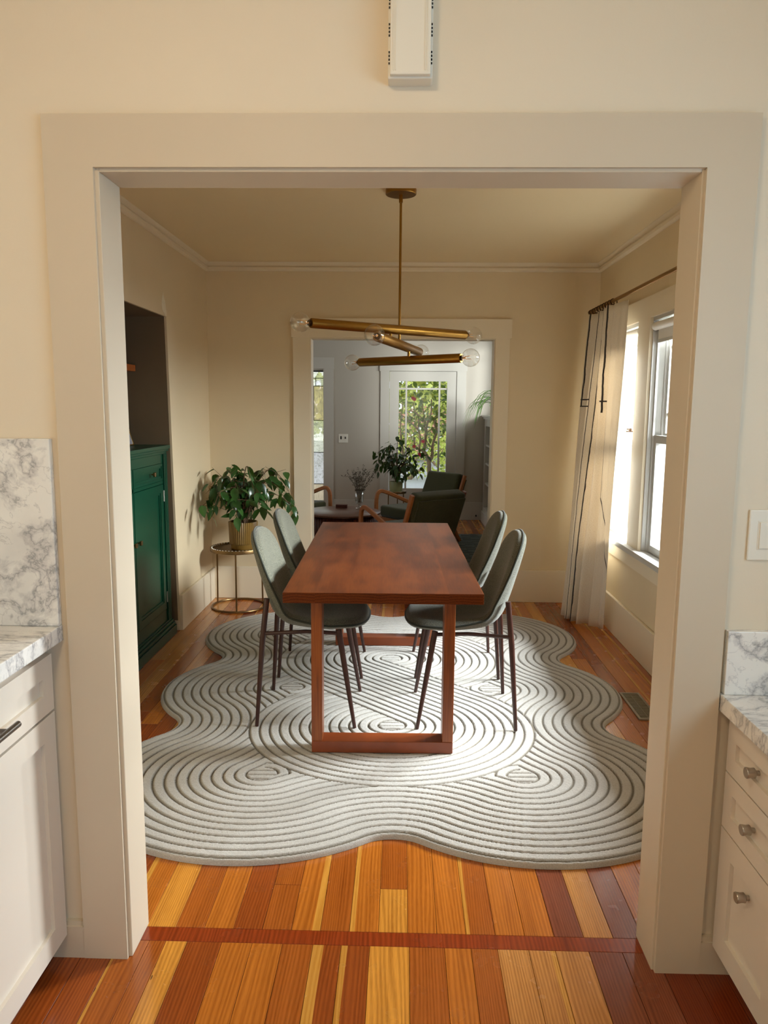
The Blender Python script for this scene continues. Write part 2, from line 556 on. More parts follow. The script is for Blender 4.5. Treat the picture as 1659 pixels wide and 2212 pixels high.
M['ficus_leaf'] = m_leaf('glossy_dark_ficus_leaf', (18, 44, 22), (54, 96, 44), 0.28, 0.15)
M['ficus_leaf_far'] = m_leaf('dark_ficus_leaf', (16, 34, 18), (44, 72, 34), 0.35, 0.15)
M['camellia_leaf'] = m_leaf('backlit_camellia_leaf', (40, 62, 22), (104, 118, 46), 0.4, 0.30)
M['spider_leaf'] = m_leaf('spider_plant_leaf', (58, 110, 48), (120, 168, 92), 0.4, 0.35)
M['hedge'] = plain('yellow_green_hedge', (196, 206, 92), 0.8, var=0.25, scale=6)
M['hedge2'] = plain('bright_yellow_green_tree', (214, 220, 120), 0.8, var=0.25, scale=4)
M['far_tree'] = plain('soft_green_tree', (120, 150, 96), 0.8, var=0.3, scale=3)


def m_curtain():
    t = NT('cream_linen_with_black_ink_lines')
    uv = t.n('UVMap').outputs[0]
    s = t.n('SeparateXYZ', {'Vector': uv})
    u, v = s.outputs[0], s.outputs[1]
    n = t.noise(t.n('Mapping', {'Vector': uv, 'Scale': (1.5, 5, 1)}).outputs[0], 2.2, 3)
    wob = t.mathn('MULTIPLY', t.mathn('SUBTRACT', n, 0.5), 0.02)
    uu = t.mathn('ADD', u, wob)
    tot = None

    def line(c, w, v0, v1):
        d = t.mathn('LESS_THAN', t.mathn('ABSOLUTE', t.mathn('SUBTRACT', uu, c)), w)
        d = t.mathn('MULTIPLY', d, t.mathn('GREATER_THAN', v, v0))
        return t.mathn('MULTIPLY', d, t.mathn('LESS_THAN', v, v1))

    def hline(c, w, u0, u1):
        d = t.mathn('LESS_THAN', t.mathn('ABSOLUTE', t.mathn('SUBTRACT', v, c)), w)
        d = t.mathn('MULTIPLY', d, t.mathn('GREATER_THAN', u, u0))
        return t.mathn('MULTIPLY', d, t.mathn('LESS_THAN', u, u1))
    for d in (line(0.115, .0045, 0.70, 1), line(0.268, .0045, 0.0, 1), line(0.425, .0045, 0.0, 1), line(0.585, .0045, 0.68, 1), line(t.mathn('ADD', .70, t.mathn('MULTIPLY', .29, t.n('MapRange', {'Value': v, 'From Min': .42, 'From Max': .15, 'To Min': 0.0, 'To Max': 1.0}).outputs[0])), .005, 0.15, 1), hline(0.722, .0022, 0.08, 0.27), hline(0.715, .0022, 0.52, 0.70), hline(0.70, .002, 0.08, 0.27)):
        tot = d if tot is None else t.mathn('MAXIMUM', tot, d)
    fib = t.noise(t.n('Mapping', {'Vector': uv, 'Scale': (200, 480, 1)}).outputs[0], 1.0, 2)
    c = t.ramp(fib, [(0.3, lin((230, 220, 204))), (0.7, lin((244, 238, 228)))])
    c = t.mix(t.mathn('MULTIPLY', tot, 0.92), c, lin((34, 30, 38)))
    t.set(base=c, rough=0.9, spec=0.1, normal=t.bump(fib, 0.2, 0.001))
    tl = t.n('BsdfTranslucent', {'Color': t.mix(1.0, c, (1.0, 0.95, 0.87, 1), 'MULTIPLY')})
    mx = t.n('MixShader', {0: 0.16, 1: t.p.outputs[0], 2: tl.outputs[0]})
    t.t.links.new(mx.outputs[0], t.out.inputs['Surface'])
    return t.m


M['curtain'] = m_curtain()


def m_brick():
    t = NT('brown_brick')
    v = t.coord()
    b = t.n('TexBrick', {'Vector': t.n('Mapping', {'Vector': v, 'Rotation': (PI / 2, 0, PI / 2)}).outputs[0], 'Scale': 5.0, 'Color1': lin((120, 78, 58)), 'Color2': lin((92, 62, 50)), 'Mortar': lin((190, 180, 168))})
    t.set(base=b.outputs['Color'], rough=0.9)
    return t.m


M['brick'] = m_brick()

# ------------------------------------------------------------------ main dimensions (metres)
KY, KYB = 1.835, 1.946            # wall between kitchen and dining room: kitchen face, dining face
JL, JR, JT = -0.725, 0.6876, 2.0455   # opening jambs and head
XL, XR = -1.483, 1.447            # dining side walls
YW, YWB = 5.684, 5.81             # dining far wall, both faces
CEIL = 2.56
FL, FR, FT = -0.697, 0.678, 2.008     # far opening
LY = 9.974                        # living room far wall
LRX0, LRX1 = -3.0, 1.45           # living room side walls
KX0, KX1, KB = -1.50, 1.48, -2.4  # kitchen side walls and back wall

# ------------------------------------------------------------------ floor with single planks
floor = struct('floor', bx(LRX0, 1.6, KB - .1, LY + .2, -0.10, -0.022), plain('subfloor', (70, 40, 20), 0.8))


def plank(x0, x1, y0, y1, col, sap=0.0, name='plank'):
    bm = bmesh.new()
    cx, cy = (x0 + x1) / 2, (y0 + y1) / 2
    hx, hy = (x1 - x0) / 2 - 0.0006, (y1 - y0) / 2 - 0.0006
    lv = [[bm.verts.new((sx * (hx - i), sy * (hy - i), z)) for sx, sy in ((-1, -1), (1, -1), (1, 1), (-1, 1))] for i, z in ((0, -0.02), (0, -0.0008), (0.0006, 0))]
    bm.faces.new(lv[0][::-1])
    bm.faces.new(lv[2])
    for a, b in zip(lv, lv[1:]):
        for j in range(4): bm.faces.new([a[j], a[(j + 1) % 4], b[(j + 1) % 4], b[j]])
    o = mk(name, bm, M['plank'], floor, loc=(cx, cy, 0))
    c = lin(col)
    o.color = c
    o['sap_edge'] = float(sap)
    return o


AMB, GOLD, BRN, RED, DRED, TAN, PUR = (188, 114, 40), (212, 150, 62), (166, 93, 34), (150, 76, 28), (122, 50, 18), (200, 144, 80), (136, 74, 50)
PAL = [AMB, GOLD, BRN, RED, AMB, BRN, DRED, TAN]
rp = random.Random(3)
# dining room
db = [-0.727 + 0.0842 * k for k in range(-10, 27)]
dcol = {0: (GOLD, 0), 1: (BRN, 0), 2: (AMB, 0), 3: (RED, 0), 4: (BRN, 0), 5: (AMB, .016), 6: (BRN, 0), 7: (AMB, -.016), 8: (BRN, 0), 9: (AMB, 0), 10: (AMB, 0), 11: (BRN, -.012), 12: (AMB, 0), 13: (AMB, 0), 14: (PUR, 0), 15: (TAN, 0), 16: (PUR, 0)}
for k in range(len(db) - 1):
    x0, x1 = max(db[k], XL - .02), min(db[k + 1], XR + .02)
    if x1 - x0 < .01: continue
    i = k - 10
    col, sap = dcol.get(i, (rp.choice([RED, DRED, BRN, RED, AMB]) if i < 0 else rp.choice([RED, BRN, AMB, RED]), rp.choice([0, 0, 0, .02, -.015])))
    if i == 20: col, sap = GOLD, 0
    cuts = [KYB, YW - .02]
    if i == 8: cuts = [KYB, 2.141, YW - .02]
    elif i == 4: cuts = [KYB, 2.15, 4.9, YW - .02]
    else:
        cuts = [KYB, rp.uniform(3.0, 5.0), YW - .02]
    for j, (a, b) in enumerate(zip(cuts, cuts[1:])):
        c2, s2 = col, sap
        if i == 8 and j == 0: c2, s2 = GOLD, 0
        elif j > 0 and i not in (8,): c2 = rp.choice([col, rp.choice(PAL)])
        plank(x0, x1, a, b, c2, s2)
# threshold strip
plank(JL - .02, JR + .02, 1.890, KYB, (146, 62, 24), 0, 'threshold_board')
# kitchen
kb = [-0.94 + 0.079 * k for k in range(0, 22)]
kx = [-1.02, -0.94, -0.865, -0.782, -0.70, -0.653, -0.592, -0.494, -0.408, -0.322, -0.236, -0.156, -0.076, 0.035, 0.134, 0.208, 0.282, 0.369, 0.443, 0.536, 0.629, 0.72, 0.80, 0.88, 0.96]
kc = [DRED, RED, RED, BRN, BRN, GOLD, RED, AMB, AMB, BRN, RED, RED, GOLD, BRN, AMB, BRN, TAN, TAN, TAN, PUR, PUR, DRED, DRED, DRED]
ks = {3: -.010, 10: -.034, 11: -.024, 17: .02}
for i, (a, b) in enumerate(zip(kx, kx[1:])):
    y1 = 1.890 if (a > JL - .06 and b < JR + .05) else KY + .001
    plank(a, b, KB, y1, kc[i], ks.get(i, 0))
# living room
for k in range(0, 53):
    a, b = LRX0 + .0842 * k, LRX0 + .0842 * (k + 1)
    b = min(b, 1.6)
    if b - a < .01: continue
    plank(a, b, YW - .02, LY, rp.choice([RED, BRN, AMB, RED, AMB]), rp.choice([0, 0, .02, -.015]))

# ------------------------------------------------------------------ walls, ceilings
w = bmesh.new()                                    # kitchen / dining wall with the wide opening
box(w, KX0 - .1, JL - .02, KY, KYB, 0, 2.62)
box(w, JR + .02, KX1 + .1, KY, KYB, 0, 2.62)
box(w, JL - .02, JR + .02, KY, KYB, JT + .02, 2.62)
wall_k = struct('wall_kitchen_front', w, M['paint'])
w = bx(KX0 - .1, KX0, KB, KY, 0, 2.62)
struct('wall_kitchen_left', w, M['paint'])
# kitchen right wall with its window over the desk counter
w = bmesh.new()
WY0, WY1, WZ0, WZ1 = -1.60, 1.15, 1.10, 2.12
box(w, KX1, KX1 + .1, KB, WY0, 0, 2.62)
box(w, KX1, KX1 + .1, WY1, KY, 0, 2.62)
box(w, KX1, KX1 + .1, WY0, WY1, 0, WZ0)
box(w, KX1, KX1 + .1, WY0, WY1, WZ1, 2.62)
struct('wall_kitchen_right', w, M['paint'])
struct('wall_kitchen_back', bx(KX0 - .1, KX1 + .1, KB - .1, KB, 0, 2.62), M['paint'])
struct('ceiling_kitchen', bx(KX0 - .1, KX1 + .1, KB - .1, KY, 2.62, 2.70), M['paint'])

NY0 = 3.35                                         # niche in the left dining wall
w = bmesh.new()
box(w, XL - .015, XL, KYB, NY0, 0, CEIL)
prism(w, [(NY0, 2.05), (4.708, 2.05), (4.708, CEIL), (NY0, CEIL)], 'x', XL - .015, XL)
prism(w, [(4.803, 0), (YW, 0), (YW, CEIL), (4.708, CEIL), (4.708, 2.05), (4.745, 1.235), (4.77, .75)], 'x', XL - .015, XL)
wall_l = struct('wall_left', w, M['paint_dining'])
w = bmesh.new()
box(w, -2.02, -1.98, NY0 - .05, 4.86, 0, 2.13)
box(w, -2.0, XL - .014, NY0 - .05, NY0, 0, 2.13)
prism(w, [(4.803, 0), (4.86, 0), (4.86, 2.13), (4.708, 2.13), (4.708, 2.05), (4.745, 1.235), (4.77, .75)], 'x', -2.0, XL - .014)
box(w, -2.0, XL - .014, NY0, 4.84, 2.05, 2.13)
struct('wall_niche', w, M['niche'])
# plaster patch at the niche corner
pb = bmesh.new()
pp = [(4.64, 2.075), (4.625, 2.11), (4.635, 2.15), (4.655, 2.19), (4.665, 2.165), (4.69, 2.14), (4.70, 2.10), (4.715, 2.07), (4.705, 2.052), (4.69, 2.052), (4.67, 2.065)]
prism(pb, pp, 'x', XL, XL + .0025)
mk('plaster_patch', pb, M['spackle'], wall_l)

# right dining wall with three sash windows
WN = [(4.650, 5.270), (3.830, 4.445), (3.010, 3.625)]
SZ, HZ = 0.655, 2.03
w = bmesh.new()
box(w, XR, XR + .16, KYB, 3.010, 0, CEIL)
box(w, XR, XR + .16, 5.270, YW, 0, CEIL)
box(w, XR, XR + .16, 3.010, 5.270, 0, SZ - .03)
box(w, XR, XR + .16, 3.010, 5.270, HZ, CEIL)
box(w, XR, XR + .16, 4.455, 4.640, SZ - .03, HZ)
box(w, XR, XR + .16, 3.635, 3.820, SZ - .03, HZ)
struct('wall_right', w, M['paint_dining'])
w = bmesh.new()                                    # far dining wall with the cased opening
box(w, LRX0, FL - .02, YW, YWB, 0, CEIL)
box(w, FR + .02, 1.6, YW, YWB, 0, CEIL)
box(w, FL - .02, FR + .02, YW, YWB, FT + .02, CEIL)
struct('wall_far', w, M['paint_dining'])
struct('ceiling', bx(XL - .2, XR + .2, KYB, YW, CEIL, CEIL + .08), M['ceiling'])

# living room shell
SLX0, SLX1, SLZ0, SLZ1 = -1.62, -1.06, 0.22, 1.992   # leaded window beside the door
DX0, DX1, DZ = -0.183, 0.710, 1.98
w = bmesh.new()
box(w, LRX0, SLX0, LY, LY + .14, 0, 2.62)
box(w, SLX1, DX0, LY, LY + .14, 0, 2.62)
box(w, DX1, LRX1, LY, LY + .14, 0, 2.62)
box(w, SLX0, SLX1, LY, LY + .14, 0, SLZ0)
box(w, SLX0, SLX1, LY, LY + .14, SLZ1, 2.62)
box(w, DX0, DX1, LY, LY + .14, DZ, 2.62)
struct('wall_living_far', w, M['lr_paint'])
w = bmesh.new()
LWY0, LWY1, LWZ0, LWZ1 = 7.60, 9.25, 1.50, 2.40
box(w, LRX1, LRX1 + .14, YWB, LWY0, 0, 2.62)
box(w, LRX1, LRX1 + .14, LWY1, LY + .14, 0, 2.62)
box(w, LRX1, LRX1 + .14, LWY0, LWY1, 0, LWZ0)
box(w, LRX1, LRX1 + .14, LWY0, LWY1, LWZ1, 2.62)
struct('wall_living_right', w, M['lr_paint'])
w = bmesh.new()
box(w, LRX0 - .14, LRX0, YW, 6.9, 0, 2.62)
box(w, LRX0 - .14, LRX0, 8.9, LY + .14, 0, 2.62)
box(w, LRX0 - .14, LRX0, 6.9, 8.9, 0, .9)
box(w, LRX0 - .14, LRX0, 6.9, 8.9, 2.3, 2.62)
struct('wall_living_left', w, M['lr_paint'])
struct('ceiling_living', bx(LRX0 - .14, LRX1 + .14, YWB, LY + .14, 2.62, 2.70), M['lr_paint'])

# ------------------------------------------------------------------ trim
CY0 = 1.816                                       # front face of the kitchen casing
CIL, CIR, CIT = -0.7346, 0.694, 2.053
COL_, COR_, COT = -0.8527, 0.8115, 2.171
b = bmesh.new()
prism(b, [(COL_, 0), (CIL, 0), (CIL, CIT), (CIR, CIT), (CIR, 0), (COR_, 0), (COR_, COT), (COL_, COT)], 'y', CY0, KY)
trim1 = struct('trim_1', b, M['trim'])
b = bmesh.new()                                    # jamb lining of the wide opening with a narrow bead on its front edge
box(b, JL - .02, JL, KY - .008, KYB + .012, 0, JT + .02)
box(b, JR, JR + .02, KY - .008, KYB + .012, 0, JT + .02)
box(b, JL, JR, KY - .008, KYB + .012, JT, JT + .02)
struct('trim_2', b, M['trim'], bevel=.0015, seg=1)
b = bmesh.new()                                    # far opening casing and jambs
FO0, FO1 = -0.832, 0.792
for s in (YW - .02,):
    box(b, FO0, FL - .008, s, YW, 0, FT + .008)
    box(b, FR + .008, FO1, s, YW, 0, FT + .008)
    box(b, FO0 - .012, FO1 + .012, s - .006, YW, FT + .008, 2.156)
box(b, FL - .02, FL, YW - .008, YWB + .008, 0, FT + .02)
box(b, FR, FR + .02, YW - .008, YWB + .008, 0, FT + .02)
box(b, FL, FR, YW - .008, YWB + .008, FT, FT + .02)
struct('trim_3', b, M['trim_d'])


def crown(name, pts):
    """two-step crown moulding run along the ceiling; pts are the wall line corners"""
    bm = bmesh.new()
    prof = [(0, 2.497), (.010, 2.497), (.024, 2.506), (.026, 2.522), (.016, 2.530), (.014, 2.536), (.028, 2.552), (.034, CEIL - .001), (0, CEIL - .001)]
    rings = []
    for (x, y, nx, ny) in pts:
        rings.append([bm.verts.new((x + nx * d, y + ny * d, z)) for d, z in prof])
    for A, Bv in zip(rings, rings[1:]):
        for j in range(len(prof)):
            k = (j + 1) % len(prof)
            bm.faces.new([A[j], A[k], Bv[k], Bv[j]])
    return struct(name, bm, M['trim_d'])


crown('trim_4', [(XL, KYB, 1, 0), (XL, YW, 1, -1), (XR, YW, -1, -1), (XR, KYB, -1, 0)])

# baseboards
BH = 0.243
b = bmesh.new()
box(b, XL, XL + .02, 4.803, YW, 0, BH)
box(b, XL - .04, XL + .0001, 4.80, 4.812, 0, BH)
struct('baseboard_left', b, M['trim_d'], bevel=.003, seg=1)
struct('baseboard_right', bx(XR - .02, XR, KYB, YW, 0, BH), M['trim_d'], bevel=.003, seg=1)
b = bmesh.new()
box(b, XL + .02, FO0, YW - .02, YW, 0, .255)
box(b, FO1, XR - .02, YW - .02, YW, 0, .255)
struct('baseboard_far', b, M['trim_d'], bevel=.003, seg=1)
b = bmesh.new()
box(b, KX0, COL_, KY - .018, KY, 0, .092)
box(b, KX0, COL_, KY - .012, KY, .092, .105)
box(b, COR_, KX1, KY - .018, KY, 0, .092)
box(b, COR_, KX1, KY - .012, KY, .092, .105)
struct('baseboard_kitchen', b, M['trim'])
b = bmesh.new()
box(b, LRX0, SLX0 - .14, LY - .02, LY, 0, .25)
box(b, SLX1 + .135, DX0 - .12, LY - .02, LY, 0, .26)
box(b, DX1 + .12, LRX1, LY - .02, LY, 0, .24)
struct('baseboard_living', b, plain('white_living_trim', (196, 190, 178), .4), bevel=.003, seg=1)
M['lr_trim'] = bpy.data.materials['white_living_trim']


# ------------------------------------------------------------------ sash windows on the right dining wall
def sash(parent, x0, x1, y0, y1, z0, z1, st, muntins):
    b = bmesh.new()
    box(b, x0, x1, y0, y0 + st, z0, z1)
    box(b, x0, x1, y1 - st, y1, z0, z1)
    box(b, x0, x1, y0 + st, y1 - st, z0, z0 + st)
    box(b, x0, x1, y0 + st, y1 - st, z1 - st, z1)
    s = mk('sash', b, M['white_sash'], parent)
    xm = (x0 + x1) / 2
    mk('pane', bx(xm - .002, xm + .002, y0 + st - .005, y1 - st + .005, z0 + st - .005, z1 - st + .005), M['glass'], s)
    if muntins:
        ia, ib, ja, jb = y0 + st, y1 - st, z0 + st, z1 - st
        for y in (ia + .085, ib - .085):
            mk('muntin', bx(xm - .012, xm + .012, y - .008, y + .008, ja, jb), M['white_sash'], s)
        for z in (ja + .11, jb - .11):
            mk('muntin', bx(xm - .011, xm + .011, ia, ib, z - .008, z + .008), M['white_sash'], s)
    return s


for i, (y0, y1) in enumerate(WN):
    b = bmesh.new()
    box(b, XR - .002, XR + .16, y0 - .012, y0 + .018, SZ - .03, HZ)
    box(b, XR - .002, XR + .16, y1 - .018, y1 + .012, SZ - .03, HZ)
    box(b, XR - .002, XR + .16, y0 + .018, y1 - .018, HZ - .02, HZ)
    for x in (.022, .072):                                   # parting stops
        box(b, XR + x, XR + x + .012, y0 + .018, y0 + .032, SZ, HZ - .02)
        box(b, XR + x, XR + x + .012, y1 - .032, y1 - .018, SZ, HZ - .02)
    box(b, XR + .02, XR + .20, y0 - .012, y1 + .012, SZ - .03, SZ - .002)
    wf = struct('window_%d' % (i + 1), b, M['white_sash'])
    lo = sash(wf, XR + .034, XR + .070, y0 + .02, y1 - .02, SZ, 1.352, .045, False)
    sash(wf, XR + .084, XR + .120, y0 + .02, y1 - .02, 1.322, HZ - .02, .042, True)
    lk = bmesh.new()
    yc = (y0 + y1) / 2
    box(lk, XR + .038, XR + .068, yc - .035, yc + .035, 1.352, 1.36)
    lathe(lk, [(.012, 0), (.012, .014), (.004, .018)], 12, (XR + .053, yc - .015, 1.36))
    box(lk, XR + .040, XR + .048, yc - .035, yc + .03, 1.366, 1.376)
    mk('sash_lock', lk, M['bronze'], lo)
b = bmesh.new()                                    # casing, mullions, stool and apron around the window group
box(b, XR - .02, XR, 2.88, 5.40, HZ, 2.155)
box(b, XR - .02, XR, 4.440, 4.655, SZ, HZ)
box(b, XR - .02, XR, 3.620, 3.835, SZ, HZ)
box(b, XR - .02, XR, 2.88, 3.015, SZ, HZ)
box(b, XR - .02, XR, 5.265, 5.40, SZ, HZ)
struct('trim_5', b, M['trim_d'])
struct('trim_6', bx(XR - .055, XR + .03, 2.84, 5.44, SZ - .035, SZ), M['white_sash'], bevel=.004)
struct('trim_7', bx(XR - .018, XR, 2.88, 5.40, .525, SZ - .035), M['trim_d'])
for i, (y0, y1) in enumerate(WN[:2]):
    t = thing('roller_blind', ['white roller blind rolled up in the sash window beside the curtain', 'white roller blind rolled up in the sash window nearer the kitchen opening'][i], 'blind', (XR + .005, (y0 + y1) / 2, HZ - .055), 0, 'rolled up blinds')
    L = (y1 - y0) / 2 - .03
    r = bmesh.new()
    tube(r, [(0, -L, 0), (0, L, 0)], .023, 16)
    mk('roll', r, M['shade_fabric'], t, smooth=True)
    mk('hem', bx(.018, .021, -L, L, -.075, 0), M['shade_fabric'], t)
    mk('hem_bar', bx(.014, .024, -L, L, -.092, -.074), M['white_sash'], t)
    for s in (-1, 1): mk('bracket', bx(-.012, .024, s * (L + .002) - .002, s * (L + .002) + .002, -.024, .034), M['dark_nickel'], t)
# sea shell on the meeting rail of the far window
t = bmesh.new()
n = 22
for j in range(n):
    a = PI * j / (n - 1)
    for k in range(2):
        pass
prof = [(0.0, .03)] + [(.045 * math.sin(q), .03 * math.cos(q)) for q in (0.35, .7, 1.0, 1.3, 1.52)] + [(.043, 0)]
lathe(t, prof[::-1], 28, (0, 0, 0), flute=.10, nf=14)
for v in t.verts: v.co.x *= .45
o = mk('seashell', t, M['shell'], None, smooth=True, loc=(XR + .052, 5.10, 1.352))
tag(o, 'small cream ribbed seashell on the window meeting rail', 'seashell')

# kitchen window over the desk counter
b = bmesh.new()
box(b, KX1 - .02, KX1, WY0 - .11, WY0, WZ0 - .1, WZ1 + .11)
box(b, KX1 - .02, KX1, WY1, WY1 + .11, WZ0 - .1, WZ1 + .11)
box(b, KX1 - .02, KX1, WY0, WY1, WZ1, WZ1 + .11)
box(b, KX1 - .05, KX1 + .06, WY0 - .12, WY1 + .12, WZ0 - .03, WZ0)
ym = (WY0 + WY1) / 2
box(b, KX1 - .02, KX1 + .06, ym - .05, ym + .05, WZ0, WZ1)
wk = struct('window_4', b, M['white_sash'])
for y0, y1 in ((WY0, ym - .05), (ym + .05, WY1)):
    sash(wk, KX1 + .03, KX1 + .07, y0, y1, WZ0, WZ1, .045, False)
b = bmesh.new()
ym = (LWY0 + LWY1) / 2
box(b, LRX1 - .02, LRX1, LWY0 - .1, LWY0, LWZ0, LWZ1 + .1)
box(b, LRX1 - .02, LRX1, LWY1, LWY1 + .1, LWZ0, LWZ1 + .1)
box(b, LRX1 - .02, LRX1, LWY0, LWY1, LWZ1, LWZ1 + .1)
box(b, LRX1 - .04, LRX1 + .08, LWY0 - .1, LWY1 + .1, LWZ0 - .03, LWZ0)
box(b, LRX1, LRX1 + .06, ym - .03, ym + .03, LWZ0, LWZ1)
wl = struct('window_5', b, M['lr_trim'])
sash(wl, LRX1 + .04, LRX1 + .07, LWY0, ym - .03, LWZ0, LWZ1, .04, True)
sash(wl, LRX1 + .04, LRX1 + .07, ym + .03, LWY1, LWZ0, LWZ1, .04, True)
b = bmesh.new()
box(b, LRX0, LRX0 + .02, 6.8, 6.9, .8, 2.4)
box(b, LRX0, LRX0 + .02, 8.9, 9.0, .8, 2.4)
box(b, LRX0, LRX0 + .02, 6.9, 8.9, 2.3, 2.4)
box(b, LRX0 - .1, LRX0 + .04, 6.8, 9.0, .87, .9)
wl = struct('window_6', b, M['lr_trim'])
sash(wl, LRX0 - .08, LRX0 - .05, 6.9, 7.9, .9, 2.3, .04, False)
sash(wl, LRX0 - .08, LRX0 - .05, 7.9, 8.9, .9, 2.3, .04, False)

# ------------------------------------------------------------------ front door with prairie glazing
GX0, GX1, GZ0, GZ1 = -0.056, 0.583, 0.42, 1.848
b = bmesh.new()
box(b, DX0 + .004, GX0, LY - .005, LY + .04, .006, DZ - .004)
box(b, GX1, DX1 - .004, LY - .005, LY + .04, .006, DZ - .004)
box(b, GX0, GX1, LY - .005, LY + .04, .006, GZ0)
box(b, GX0, GX1, LY - .005, LY + .04, GZ1, DZ - .004)
d1 = struct('door_1', b, M['lr_trim'])
for x in (0.043, 0.483):
    mk('muntin', bx(x - .012, x + .012, LY + .005, LY + .03, GZ0, GZ1), M['lr_trim'], d1)
mk('muntin', bx(GX0, GX1, LY + .006, LY + .029, 1.738, 1.762), M['lr_trim'], d1)
xs = [GX0, .031, .055, .471, .495, GX1]
for j in (0, 2, 4):
    for z0, z1 in ((GZ0, 1.738), (1.762, GZ1)):
        mk('pane', bx(xs[j], xs[j + 1], LY + .015, LY + .018, z0, z1), M['glass'], d1)
b = bmesh.new()                                    # door casing
box(b, DX0 - .118, DX0, LY - .02, LY, 0, DZ)
box(b, DX1, DX1 + .122, LY - .02, LY, 0, DZ)
box(b, DX0 - .13, DX1 + .134, LY - .026, LY, DZ, 2.10)
struct('trim_8', b, M['lr_trim'])
b = bmesh.new()                                    # leaded window casing
box(b, SLX1, SLX1 + .133, LY - .02, LY, 0, SLZ1 + .012)
box(b, SLX0 - .133, SLX0, LY - .02, LY, 0, SLZ1 + .012)
box(b, SLX0 - .14, SLX1 + .14, LY - .026, LY, SLZ1 + .012, 2.15)
box(b, SLX0, SLX1, LY - .03, LY + .1, SLZ0 - .03, SLZ0)
struct('trim_9', b, M['lr_trim'])
b = bmesh.new()
box(b, SLX0, SLX0 + .035, LY + .02, LY + .06, SLZ0, SLZ1)
box(b, SLX1 - .006, SLX1, LY + .02, LY + .06, SLZ0, SLZ1)
box(b, SLX0 + .035, SLX1 - .006, LY + .02, LY + .06, SLZ1 - .012, SLZ1)
box(b, SLX0 + .035, SLX1 - .006, LY + .02, LY + .06, SLZ0, SLZ0 + .02)
wsl = struct('window_7', b, M['lr_trim'])
mk('top_stop', bx(SLX0 + .035, SLX1 - .006, LY + .015, LY + .055, SLZ1 - .03, SLZ1 - .012), M['black'], wsl)
zz = lambda py: at(690, py, 'y', LY + .04).z
xx = lambda px: at(px, 900, 'y', LY + .04).x
z_rows = [SLZ1 - .03, zz(817), zz(834), zz(908), zz(977), zz(1045), SLZ0 + .02]
xa, xb_, xm1, xm2 = SLX0 + .035, SLX1 - .006, xx(682.5), xx(678)
panes = [(xa, xb_, 0, 1, 'tex_glass_wave'), (xa, xm1, 1, 2, 'tex_glass_wave'), (xm1, xb_, 1, 2, 'tex_glass_peb'), (xm2, xb_, 2, 3, 'tex_glass_reed'), (xa, xb_, 3, 4, 'tex_glass_wave'), (xa, xb_, 4, 5, 'tex_glass_peb'), (xa, xb_, 5, 6, 'tex_glass_reed')]
for x0, x1, r0, r1, g in panes:
    mk('pane', bx(x0 + .002, x1 - .002, LY + .036, LY + .041, z_rows[r1] + .002, z_rows[r0] - .002), M[g], wsl)
zmid = zz(872)
mk('pane', bx(xa, xm2 - .002, LY + .036, LY + .041, zmid + .002, z_rows[2] - .002), M['tex_glass_peb'], wsl)
mk('pane', bx(xa, xm2 - .002, LY + .036, LY + .041, z_rows[3] + .002, zmid - .002), M['tex_glass_peb'], wsl)
for z in z_rows[1:6]:
    mk('came', bx(xa, xb_, LY + .032, LY + .045, z - .004, z + .004), M['lead'], wsl)
mk('came', bx(xm1 - .004, xm1 + .004, LY + .032, LY + .045, z_rows[2], z_rows[1]), M['lead'], wsl)
mk('came', bx(xm2 - .004, xm2 + .004, LY + .032, LY + .045, z_rows[3], z_rows[2]), M['lead'], wsl)
mk('came', bx(xa, xm2, LY + .032, LY + .045, zmid - .004, zmid + .004), M['lead'], wsl)

# wall switch on the living room wall
t = thing('switch_plate', 'white double switch plate on living room wall beside the leaded window', 'switch', (-.795, LY, 1.085))
mk('plate', bx(-.064, .064, -.007, 0, -.058, .058), M['plastic'], t, bevel=.003, seg=2)
mk('toggle', bx(-.042, -.022, -.010, -.006, -.012, .03), M['black'], t)
mk('dimmer_knob', bx(.020, .034, -.014, -.006, -.006, .022), M['black'], t)

# ------------------------------------------------------------------ kitchen cabinets and counters
def shaker(name, parent, xf, s, y0, y1, z0, z1, mat, st=.06, th=.02):
    """shaker front lying in a plane x = xf, its face looking along s (+1 or -1)"""
    b = bmesh.new()
    xb = xf - s * th
    X = (min(xf, xb), max(xf, xb))
    box(b, X[0], X[1], y0, y0 + st, z0, z1)
    box(b, X[0], X[1], y1 - st, y1, z0, z1)
    box(b, X[0], X[1], y0 + st, y1 - st, z0, z0 + st)
    box(b, X[0], X[1], y0 + st, y1 - st, z1 - st, z1)
    xr = xf - s * .010
    box(b, min(xr, xb), max(xr, xb), y0 + st, y1 - st, z0 + st, z1 - st)
    return mk(name, b, mat, parent)


def left_unit(yend, label):
    w_ = .78
    t = thing('base_cabinet', label, 'cabinet', (-.915, yend - w_, 0), 0, 'base cabinets under the marble counter')
    mk('body', bx(KX0 + .915 + .002, -.001, 0, w_, .07, .895), M['cabinet'], t)
    mk('toe_kick', bx(KX0 + .915 + .002, -.06, 0, w_, 0, .07), M['cabinet'], t)
    d = shaker('drawer', t, .02, 1, .004, w_ - .004, .720, .868, M['cabinet'], .052)
    h = bmesh.new()
    tube(h, [(.055, .18, .785), (.055, .535, .785)], .0075, 12)
    for y in (.22, .495): tube(h, [(.012, y, .785), (.055, y, .785)], .006, 8)
    mk('bar_handle', h, M['dark_nickel'], d, smooth=True)
    shaker('door', t, .02, 1, .004, w_ - .004, .075, .713, M['cabinet'], .062)
    return t


